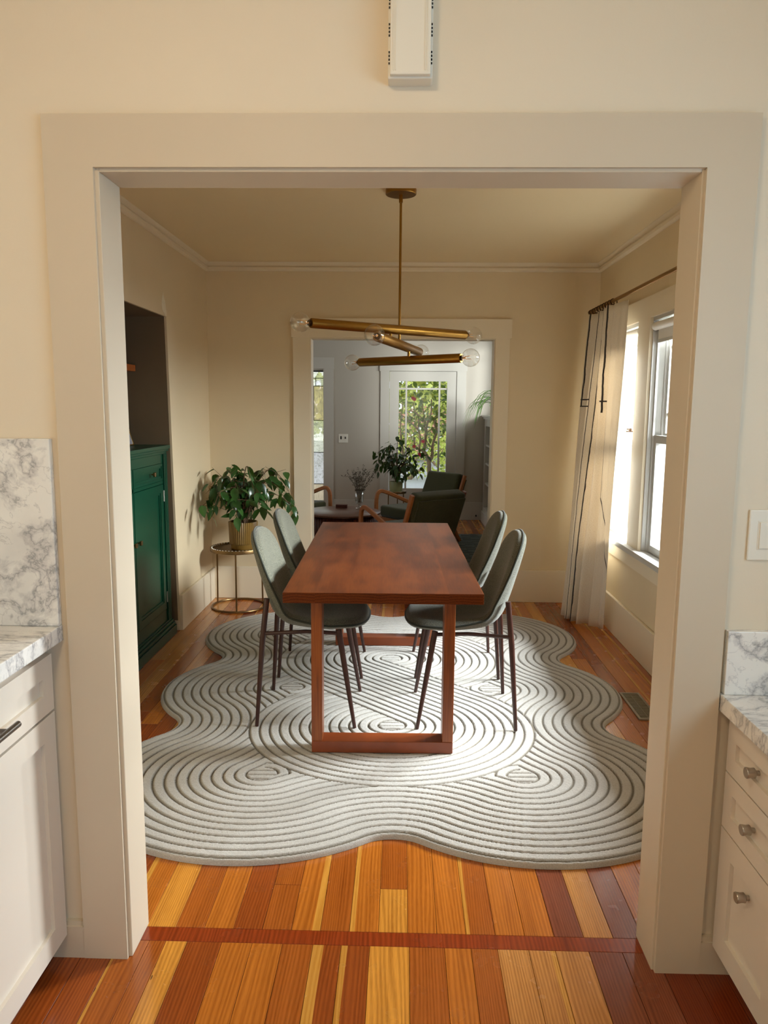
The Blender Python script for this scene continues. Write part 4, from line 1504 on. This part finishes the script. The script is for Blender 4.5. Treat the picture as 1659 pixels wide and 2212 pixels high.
def ficus(name, label, loc, pot_r, pot_h, pot_mat, leaf_mat, nst, reach, height, leafL, nleaf, seed, flutes=0, xlim=None, ylim=None, squeeze=False):
    rg = random.Random(seed)
    t = thing(name, label, 'plant', loc)
    b = bmesh.new()
    pr = [(0, .001), (pot_r * .80, .001), (pot_r * .84, .008), (pot_r * .86, pot_h * .20)]
    lathe(b, pr + [(pot_r * .865, pot_h * .20)], 64 if not flutes else flutes * 6)
    pot = mk('pot', b, pot_mat, t, smooth=True)
    b = bmesh.new()
    nn_ = 64 if not flutes else flutes * 6
    lathe(b, [(pot_r * .86, pot_h * .2), (pot_r * .95, pot_h * .21), (pot_r, pot_h * .98), (pot_r * .985, pot_h), (pot_r * .93, pot_h), (pot_r * .90, pot_h * .86), (0, pot_h * .86)], nn_, flute=.045 if flutes else 0, nf=flutes)
    mk('pot_wall', b, pot_mat, pot, smooth=True)
    b = bmesh.new()
    lathe(b, [(0, pot_h * .87), (pot_r * .895, pot_h * .865)][::-1], 24)
    mk('soil', b, M['soil'], t)
    me_ = [leaf_mesh('leaf', leafL * q, leafL * .27 * q, .22, dr, leaf_mat) for q, dr in ((1, .2), (.85, .35), (1.1, .1))]
    sb = bmesh.new()
    spots_ = []
    for s in range(nst):
        a = 2 * PI * (s + rg.uniform(-.35, .35)) / nst
        rr_ = reach * rg.uniform(.45, 1.0)
        hh = height * rg.uniform(.45, 1.0) * (1.15 - .45 * rr_ / reach)
        dr = rg.uniform(.1, .8) * (rr_ / reach)
        c = [Vector((rg.uniform(-.02, .02), rg.uniform(-.02, .02), pot_h * .86)),
             Vector((rr_ * .22 * math.cos(a), rr_ * .22 * math.sin(a), pot_h + hh * .55)),
             Vector((rr_ * .62 * math.cos(a + .1), rr_ * .62 * math.sin(a + .1), pot_h + hh)),
             Vector((rr_ * math.cos(a + .2), rr_ * math.sin(a + .2), pot_h + hh * (1 - dr) - .03))]
        for p in c:
            if squeeze: p.x *= .72 if p.x < 0 else 1.0; p.y *= .36 if p.y > 0 else 1.1
        P = [Vector(p) for p in smooth_path(c, 14)]
        tube(sb, P, [.0055 * (1 - .75 * i / 13) for i in range(14)], 5)
        for i in range(3, 14):
            spots_.append((P[i], (P[min(i + 1, 13)] - P[i - 1]).normalized(), i / 13))
            if rg.random() < .45:                   # side twig
                q = P[i] + Vector((rg.uniform(-1, 1), rg.uniform(-1, 1), rg.uniform(-.5, .6))) * leafL * 1.1
                tube(sb, [P[i], q], [.0018, .001], 4)
                spots_.append((q, (q - P[i]).normalized(), 1.0))
    mk('stem', sb, M['stem'], t, smooth=True)
    rg.shuffle(spots_)
    cnt = 0
    while cnt < nleaf:
        p, tg, k = spots_[cnt % len(spots_)]
        side = Vector((rg.uniform(-1, 1), rg.uniform(-1, 1), rg.uniform(-.9, .25)))
        d = (tg * .55 + side + Vector((0, 0, -.35))).normalized()
        q = p + Vector((rg.uniform(-1, 1), rg.uniform(-1, 1), rg.uniform(-1, 1))) * leafL * .18
        wq = q + d * leafL
        cnt += 1
        if xlim and not (xlim[0] < loc[0] + min(q.x, wq.x) and loc[0] + max(q.x, wq.x) < xlim[1]): 
            q.x = max(min(q.x, xlim[1] - loc[0] - .03), xlim[0] - loc[0] + .04); d.x = abs(d.x) * .3
        if ylim and loc[1] + max(q.y, wq.y) > ylim[1]:
            q.y = min(q.y, ylim[1] - loc[1] - .09); d.y = -abs(d.y) * .4
        put_leaf(rg.choice(me_), q, d, t, rg.uniform(.75, 1.1), rg.uniform(-.7, .7))
    return t


def plant_stand(loc, r, h, label):
    t = thing('plant_stand', label, 'plant stand', loc)
    b = bmesh.new()
    lathe(b, [(0, h - .012), (r - .012, h - .012), (r - .010, h - .004), (r - .002, h), (r, h - .004), (r, h - .026), (r - .004, h - .028), (0, h - .028)][::-1], 48)
    top = mk('tray', b, M['aged_brass'], t, smooth=True)
    b = bmesh.new()                                 # beaded rim
    for k in range(48):
        a = 2 * PI * k / 48
        bmesh.ops.create_icosphere(b, subdivisions=1, radius=.0065, matrix=Matrix.Translation(((r - .012) * math.cos(a), (r - .012) * math.sin(a), h - .004)))
    o_ = mk('beading', b, M['plastic'], top, smooth='all')
    o_['kind'] = 'stuff'
    b = bmesh.new()
    tube(b, [((r - .005) * math.cos(q), (r - .005) * math.sin(q), .008) for q in [2 * PI * i / 48 for i in range(48)]], .0075, 8, closed=True)
    mk('floor_ring', b, M['aged_brass'], t, smooth=True)
    for a in (-1.45, 0.65, 2.75):
        b = bmesh.new()
        tube(b, [((r - .008) * math.cos(a), (r - .008) * math.sin(a), .008), ((r - .014) * math.cos(a), (r - .014) * math.sin(a), h - .02)], .0065, 8)
        mk('leg', b, M['aged_brass'], t, smooth=True)
    return t


plant_stand((-1.222, 5.425, 0), .205, .462, 'round brass tray stand under the ficus in the dining corner')
ficus('potted_ficus', 'bushy ficus in ribbed olive gold pot in the dining room corner', (-1.178, 5.41, .450), .108, .205, M['pot_near'], M['ficus_leaf'], 20, .44, .50, .104, 299, 11, flutes=44, xlim=(XL + .02, 0), ylim=(0, YW - .03), squeeze=True)
plant_stand((-.070, 9.33, 0), .125, .455, 'dark tray stand under the ficus before the glazed front door')
ficus('potted_ficus', 'dark bushy ficus in pale olive pot before the glazed front door', (-.075, 9.30, .443), .085, .135, M['pot_far'], M['ficus_leaf_far'], 17, .40, .62, .095, 298, 23, ylim=(0, LY - .06))

# ------------------------------------------------------------------ living room furniture
b = bmesh.new()
for i in range(26):
    for j in range(24):
        x, y = -1.6 + i * .1, 6.45 + j * .0958
        h = .010 + .003 * ((i * 7 + j * 13) % 3) / 2
        box(b, x + .003, x + .097, y + .003, y + .0928, .002, h)
gr = mk('tile', b, M['green_rug'], None)
gr['kind'] = 'stuff'
gb = mk('green_rug', bx(-1.62, 1.02, 6.43, 8.76, .0003, .004), M['green_rug'])
gr.parent = gb
tag(gb, 'dark green tufted rug with square blocks on the living room floor', 'rug')
GZ = .0240

t = thing('coffee_table', 'round dark walnut coffee table with fluted drum base', 'table', (-.62, 7.60, GZ))
b = bmesh.new()
lathe(b, [(0, .385), (.392, .385), (.402, .390), (.402, .404), (.396, .409), (0, .409)], 64)
mk('tabletop', b, M['coffee_top'], t, smooth=True)
b = bmesh.new()
lathe(b, [(.375, .0), (.375, .386)], 72 * 6, flute=.035, nf=72)
mk('fluted_base', b, M['flute'], t, smooth='all')
t = thing('glass_vase', 'footed clear glass vase with dry twigs on the coffee table', 'vase', (-.452, 7.80, GZ + .409))
t.scale = (1.15, 1.15, 1.15)
b = bmesh.new()
lathe(b, [(0, .001), (.035, .001), (.036, .006), (.014, .016), (.009, .03), (.014, .042), (.034, .052), (.040, .075), (.043, .165), (.0405, .165), (.0375, .078), (.030, .058), (0, .052)], 28)
mk('bowl', b, M['vase'], t, smooth='all')
rg = random.Random(4)
b = bmesh.new()
lv = bmesh.new()
for s in range(22):
    a, rr_ = rg.uniform(0, 2 * PI), rg.uniform(.04, .19)
    c = [(0.01 * math.cos(a + 2), .01 * math.sin(a + 2), .06), (.03 * math.cos(a), .03 * math.sin(a), .165), (rr_ * .6 * math.cos(a), rr_ * .6 * math.sin(a), .25 + rg.uniform(0, .07)), (rr_ * math.cos(a), rr_ * math.sin(a), .26 + rg.uniform(-.02, .14) * (1.2 - rr_ * 3))]
    P = [Vector(p) for p in smooth_path(c, 10)]
    tube(b, P, [.002 * (1 - .06 * i) for i in range(10)], 4)
    for i in range(3, 10):
        for _ in range(3):
            q = P[i] + Vector((rg.uniform(-1, 1), rg.uniform(-1, 1), rg.uniform(-.6, 1))) * .008
            d = Vector((rg.uniform(-1, 1), rg.uniform(-1, 1), rg.uniform(-.3, 1))).normalized() * rg.uniform(.016, .03)
            e = d.cross(Vector((rg.uniform(-1, 1), rg.uniform(-1, 1), .3))).normalized() * .0035
            vv = [lv.verts.new(q), lv.verts.new(q + d * .5 + e), lv.verts.new(q + d), lv.verts.new(q + d * .5 - e)]
            lv.faces.new(vv)
mk('twig', b, M['twig'], t)
o = mk('dry_leaves', lv, M['twig'], t)
o['kind'] = 'stuff'
t = thing('trinket_box', 'small dark red wooden box on the coffee table', 'box', (-.645, 7.86, GZ + .409))
mk('base', bx(-.06, .06, -.035, .035, 0, .024), M['box_wood'], t)
mk('lid', bx(-.062, .062, -.037, .037, .024, .034), M['box_wood'], t, bevel=.003)


def make_armchair():
    t = thing('armchair', '', 'armchair', (0, 0, 0))
    # local: +x is where the sitter looks
    b = bx(-.30, .30, -.275, .275, .285, .425)
    mk('seat_cushion', b, M['arm_fabric'], t, bevel=.045, seg=4, smooth='all')
    mk('seat_base', bx(-.30, .27, -.275, .275, .22, .288), M['arm_fabric'], t, bevel=.01)
    b = bx(-.07, .06, -.275, .275, .0, .54)
    o_ = mk('back_cushion', b, M['arm_fabric'], t, bevel=.04, seg=4, smooth='all', loc=(-.27, 0, .29), rot=(0, -.36, 0))
    mk('back_panel', bx(-.085, -.060, -.262, .262, .0, .50), M['arm_fabric'], t, bevel=.008, loc=(-.27, 0, .29), rot=(0, -.36, 0))
    for s in (-1, 1):
        y = s * .305
        P = smooth_path([(.335, y, 0), (.325, y, .30), (.318, y, .50), (.295, y, .568), (.235, y, .585), (.08, y, .525), (-.10, y, .445), (-.235, y, .385)], 34)
        b = bmesh.new()
        sweep(b, P, rectprof(.045, .030, .006), up=(0, 1, 0))
        mk('bent_arm', b, M['arm_wood'], t, smooth=True)
        b = bmesh.new()
        P = [(-.460, y * .97, .785), (-.385, y * .97, .57), (-.290, y * .97, .33), (-.275, y * .97, .26), (-.330, y * .97, .12), (-.400, y * .97, 0)]
        sweep(b, smooth_path(P, 20), rectprof(.042, .034, .006), up=(0, 1, 0))
        mk('back_post', b, M['arm_wood_dark'] if s < 0 else M['arm_wood'], t, smooth=True)
    b = bmesh.new()
    for x in (.27, -.24):
        box(b, x - .02, x + .02, -.305, .305, .235, .28)
    mk('cross_rail', b, M['arm_wood'], t)
    return t


ac = make_armchair()
aspots = [(.050, 6.86, math.atan2(.80, -.60), 'olive green armchair with bent wood arms, its back turned to the dining table'),
          (.155, 8.20, math.atan2(-.62, -.78), 'olive green armchair beside the potted ficus and the front door'),
          (-1.27, 8.45, math.atan2(-.55, .83), 'olive green armchair before the leaded window across the coffee table'),
          (-1.32, 6.72, math.atan2(.80, .60), 'olive green armchair beside the coffee table, close to the dining room wall')]
for i, (x, y, a, lab) in enumerate(aspots):
    o = ac if i == 0 else copy_tree(ac)
    o.location = (x, y, GZ)
    o.rotation_euler = (0, 0, a)
    o.scale = (1, 1, .93)
    tag(o, lab, 'armchair', 'armchairs around the coffee table')

t = thing('door_stop', 'small black door stop on the living room baseboard beside the bookcase', 'door stop', (1.0, LY - .02, .055))
b = bmesh.new()
tube(b, [(0, 0, 0), (0, -.05, .012)], .005, 8)
mk('rod', b, M['black'], t)
mk('tip', bx(-.009, .009, -.062, -.048, 0, .024), M['black'], t, bevel=.003)
# built-in bookcase with spider plant
t = thing('bookcase', 'white built-in bookcase with shelves beside the front door wall', 'bookcase', (1.25, 8.6, 0))
X0, X1 = 1.065 - 1.25, LRX1 - .003 - 1.25
Y0, Y1 = 7.40 - 8.6, 9.90 - 8.6
b = bmesh.new()
box(b, X0 + .02, X1, Y0, Y1, 0, .20)
box(b, X0 + .02, X1, Y1 - .12, Y1, .2, 1.36)
box(b, X0 + .02, X1, Y0, Y0 + .12, .2, 1.36)
box(b, X1 - .02, X1, Y0 + .12, Y1 - .12, .2, 1.36)
box(b, X0 + .02, X0 + .06, -.05, .05, .2, 1.36)
box(b, X0 + .02, X0 + .05, Y0 + .12, Y1 - .12, 1.27, 1.36)
mk('carcass', b, M['lr_trim'], t)
b = bmesh.new()
for d, z0, z1 in ((.035, 1.385, 1.41), (.02, 1.36, 1.385)):
    box(b, X0 + .02 - d, X1, Y0 - d, Y1 + d, z0, z1)
mk('top_shelf', b, M['lr_trim'], t, bevel=.003)
mk('plinth', bx(X0, X0 + .02, Y0, Y1, 0, .14), M['lr_trim'], t, bevel=.004)
for z in (.52, .78, 1.02):
    mk('shelf', bx(X0 + .03, X1 - .02, Y0 + .12, Y1 - .12, z - .012, z + .012), M['lr_trim'], t)
t = thing('spider_plant', 'green spider plant in white bowl arching over the bookcase top', 'plant', (1.17, 9.05, 1.41))
b = bmesh.new()
lathe(b, [(0, .001), (.06, .001), (.085, .05), (.09, .10), (.082, .10), (.078, .06), (0, .05)], 28)
mk('bowl', b, M['plastic'], t, smooth=True)
rg = random.Random(8)
for k in range(40):
    a = rg.uniform(0, 2 * PI) if k % 2 else rg.uniform(.75 * PI, 1.4 * PI)
    L = rg.uniform(.26, .46)
    if math.cos(a) > .3: L *= .5
    if math.cos(a) < -.55: L = max(L, .30)
    up_ = rg.uniform(.06, .22)
    P = [Vector(p) for p in smooth_path([(0, 0, .05), (L * .3 * math.cos(a), L * .3 * math.sin(a), .09 + up_), (L * .75 * math.cos(a), L * .75 * math.sin(a), .08 + up_ * .7), (L * math.cos(a), L * math.sin(a), (up_ * .2 - rg.uniform(0, .20)) if math.cos(a) < -.55 else .04 + up_ * .5)], 9)]
    sd = Vector((-math.sin(a), math.cos(a), 0))
    vs, fs = [], []
    for i, p in enumerate(P):
        w_ = .010 * (math.sin(PI * (.12 + .88 * i / 8)) + .05) if i < 8 else .0004
        vs += [p - sd * w_ + Vector((0, 0, .003)), p, p + sd * w_ + Vector((0, 0, .003))]
    for i in range(8):
        q = i * 3
        fs += [(q, q + 1, q + 4, q + 3), (q + 1, q + 2, q + 5, q + 4)]
    me = bpy.data.meshes.new('leaf')
    me.from_pydata([tuple(v) for v in vs], [], fs)
    me.materials.append(M['spider_leaf'])
    link(bpy.data.objects.new('leaf', me), t)

# ------------------------------------------------------------------ outdoors
struct('ground', bx(-30, 30, LY + .14, 45, -.62, -.52), M['concrete'])
struct('porch_deck', bx(-3, 2.2, LY + .14, LY + .75, -.30, -.12), plain('grey_porch_boards', (190, 188, 182), .7))
struct('side_yard_ground', bx(1.75, 6, -4, 22, -.62, -.52), plain('pale_gravel', (214, 210, 202), .9, var=.08, scale=30))
b = bmesh.new()                                    # unseen dark cladding added outside this house to cut bounced light
for (y0, y1, z0, z1) in ((KYB, 3.0, -.52, 2.7), (5.28, 7.55, -.52, 2.7), (3.0, 5.28, -.52, SZ - .04), (3.0, 5.28, HZ + .02, 2.7), (4.46, 4.635, SZ, HZ), (3.64, 3.815, SZ, HZ), (7.55, 9.3, -.52, 1.45), (7.55, 9.3, 2.45, 2.7), (9.3, LY + .14, -.52, 2.7)):
    box(b, 1.611, 1.63, y0, y1, z0, z1)
struct('added_dark_cladding', b, plain('bounce_cutting_dark', (96, 84, 72), .85, var=.2, scale=14))


def blob_bush(name, label, loc, r, mat, seed, cat='bush', nl=900, ls=.10, lift=0.0):
    """leafy shrub: a stemmed mass of small leaf cards all around an ellipsoid"""
    rg_ = random.Random(seed)
    t_ = thing(name, label, cat, loc)
    b_ = bmesh.new()
    for _ in range(nl):
        a, c = rg_.uniform(0, 2 * PI), rg_.uniform(-.9, 1)
        q = (1 - c * c) ** .5
        k = rg_.uniform(.72, 1.05)
        p = Vector((r[0] * k * q * math.cos(a), r[1] * k * q * math.sin(a), r[2] * (1 + k * c) + lift))
        d = Vector((rg_.uniform(-1, 1), rg_.uniform(-1, 1), rg_.uniform(-1, 1))).normalized() * ls * rg_.uniform(.7, 1.4)
        e = d.cross(Vector((rg_.uniform(-1, 1), rg_.uniform(-1, 1), rg_.uniform(-1, 1)))).normalized() * ls * .4
        b_.faces.new([b_.verts.new(p), b_.verts.new(p + d * .5 + e), b_.verts.new(p + d), b_.verts.new(p + d * .5 - e)])
    o_ = mk('foliage', b_, mat, t_)
    o_['kind'] = 'stuff'
    b_ = bmesh.new()
    for k in range(5):
        a = k * 1.257
        tube(b_, [(0, 0, 0), (r[0] * .3 * math.cos(a), r[1] * .3 * math.sin(a), r[2] * .7), (r[0] * .6 * math.cos(a), r[1] * .6 * math.sin(a), r[2] * 1.5 + lift)], [.05, .035, .01], 5)
    mk('stem', b_, M['bark'], t_)
    return t_


blob_bush('shrub', 'yellow green rounded shrub across the pavement seen through front door', (0.2, 21.0, -.52), (1.6, .8, .62), M['hedge'], 1)
blob_bush('shrub', 'pink flowering shrub behind the yellow green one outside', (1.2, 26.2, -.52), (2.6, .9, 1.0), M['pink_bush'], 2)
blob_bush('garden_tree', 'pale yellow green tall tree behind the pink shrub outside', (-.6, 29.0, -.52), (3.0, 1.5, 2.1), M['hedge2'], 3, 'tree', 3200, .34)
blob_bush('shrub', 'small bright yellow green shrub between the pink shrub and the pavement', (1.9, 23.0, -.52), (1.0, .6, .75), M['hedge'], 4)
blob_bush('garden_tree', 'soft green tree seen through the top of leaded window', (-3.2, 16.0, -.52), (1.3, .9, 1.0), M['far_tree'], 5, 'tree', 1200, .16, 2.35)

# camellia tree just outside the front door
TY = 11.35
t = thing('camellia_tree', 'small camellia tree with pink red flowers outside the front door', 'tree', (.43, TY, -.52))
org = Vector((.43, TY, -.52))


def cp(zx, zy, dy=0.0):
    """position on the tree plane from a reading of the photo crop"""
    return at(840 + zx / 8.85, 790 + zy / 8.85, 'y', TY + dy) - org


tb = bmesh.new()
limbs = [([(770, 3300), (768, 2600), (770, 1980), (765, 1850), (735, 1750), (670, 1640)], .030, .022, 0),
         ([(770, 1850), (800, 1790), (830, 1700), (830, 1560), (870, 1400), (920, 1240), (880, 1130), (890, 1000), (950, 900)], .022, .010, .10),
         ([(670, 1640), (690, 1480), (705, 1300), (730, 1130), (790, 950), (815, 830), (810, 640)], .020, .008, -.08),
         ([(670, 1640), (570, 1590), (500, 1540), (480, 1420), (470, 1320)], .016, .006, .06),
         ([(580, 1580), (600, 1400), (560, 1230), (440, 1110), (350, 1020), (220, 930)], .014, .006, -.05),
         ([(560, 1230), (570, 1000), (500, 860), (470, 700)], .009, .005, .05),
         ([(700, 1080), (620, 990), (520, 900), (380, 860)], .010, .005, .1),
         ([(705, 1300), (680, 1150), (690, 1040), (650, 850), (640, 640)], .011, .005, .12),
         ([(740, 1270), (830, 1200), (940, 1150), (1080, 1120)], .007, .004, -.1),
         ([(830, 1560), (760, 1500), (720, 1420)], .008, .005, -.05),
         ([(270, 1700), (240, 1450), (220, 1200), (230, 1000), (260, 800), (240, 600)], .014, .006, .15),
         ([(890, 1000), (990, 920), (1080, 870)], .007, .004, .08)]
nodes = []
for pts, r0, r1, dy in limbs:
    P = [Vector(p) for p in smooth_path([cp(a, c, dy * i / max(1, len(pts) - 1)) for i, (a, c) in enumerate(pts)], 4 * len(pts))]
    tube(tb, P, [1.25 * (r0 + (r1 - r0) * i / (len(P) - 1)) for i in range(len(P))], 7)
    nodes += P[len(P) // 3:]
tb2 = mk('trunk', tb, M['bark'], t, smooth=True)
rg = random.Random(12)
cl = [leaf_mesh('leaf', .085 * q, .026 * q, .2, .25, M['camellia_leaf'], seg=4) for q in (1, 1.2, .85)]
for k in range(295):
    if k % 3 == 0:
        p = rg.choice(nodes) + Vector((rg.uniform(-.10, .10), rg.uniform(-.12, .12), rg.uniform(-.08, .08)))
    else:
        zx, zy = rg.uniform(150, 1150), rg.choice([rg.uniform(280, 900), rg.uniform(280, 1400), rg.uniform(900, 1800)])
        p = cp(zx, zy, rg.uniform(-.3, .35))
    put_leaf(rg.choice(cl), p, Vector((rg.uniform(-1, 1), rg.uniform(-1, 1), rg.uniform(-1, .5))), t, rg.uniform(.8, 1.25), rg.uniform(-1, 1))
lv = bmesh.new()
for k in range(300):
    p = cp(rg.uniform(120, 1200), rg.choice([rg.uniform(280, 900), rg.uniform(280, 1500), rg.uniform(900, 2000)]), rg.uniform(.15, .7))
    d = Vector((rg.uniform(-1, 1), rg.uniform(-1, 1), rg.uniform(-1, .5))).normalized() * rg.uniform(.05, .085)
    e = d.cross(Vector((rg.uniform(-1, 1), rg.uniform(-1, 1), rg.uniform(-1, 1)))).normalized() * d.length * .28
    lv.faces.new([lv.verts.new(p), lv.verts.new(p + d * .45 + e), lv.verts.new(p + d), lv.verts.new(p + d * .45 - e)])
o = mk('foliage', lv, M['camellia_leaf'], t)
o['kind'] = 'stuff'
for zx, zy in ((490, 640), (480, 1545), (650, 1445), (610, 1715), (590, 1690), (460, 620)):
    b = bmesh.new()
    c = cp(zx, zy, -.12)
    for k in range(8):
        a = 2 * PI * k / 8
        for rr_, h_ in ((.030, .0), (.018, .010)):
            d = Vector((math.cos(a), -.5, math.sin(a)))
            e = Vector((-math.sin(a), 0, math.cos(a))) * rr_ * .45
            b.faces.new([b.verts.new(c), b.verts.new(c + d * rr_ * .6 + e), b.verts.new(c + d * rr_), b.verts.new(c + d * rr_ * .6 - e)])
    mk('flower', b, M['petal'], t)

# neighbouring house seen through the dining windows
t = thing('neighbour_house', 'white clapboard neighbouring house with brick chimney beyond the side windows', 'house', (3.6, 6.0, -.52))
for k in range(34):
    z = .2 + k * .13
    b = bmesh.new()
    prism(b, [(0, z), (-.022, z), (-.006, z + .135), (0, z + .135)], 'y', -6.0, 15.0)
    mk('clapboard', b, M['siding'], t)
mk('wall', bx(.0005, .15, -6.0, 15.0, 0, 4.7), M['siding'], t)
for y in (2.2, 5.4, 6.3, 8.6):
    mk('corner_board', bx(-.05, 0, y - .07, y + .07, .1, 4.6), M['siding'], t)
mk('chimney', bx(-.42, -.03, 3.2, 4.35, 0, 4.8), M['brick'], t)
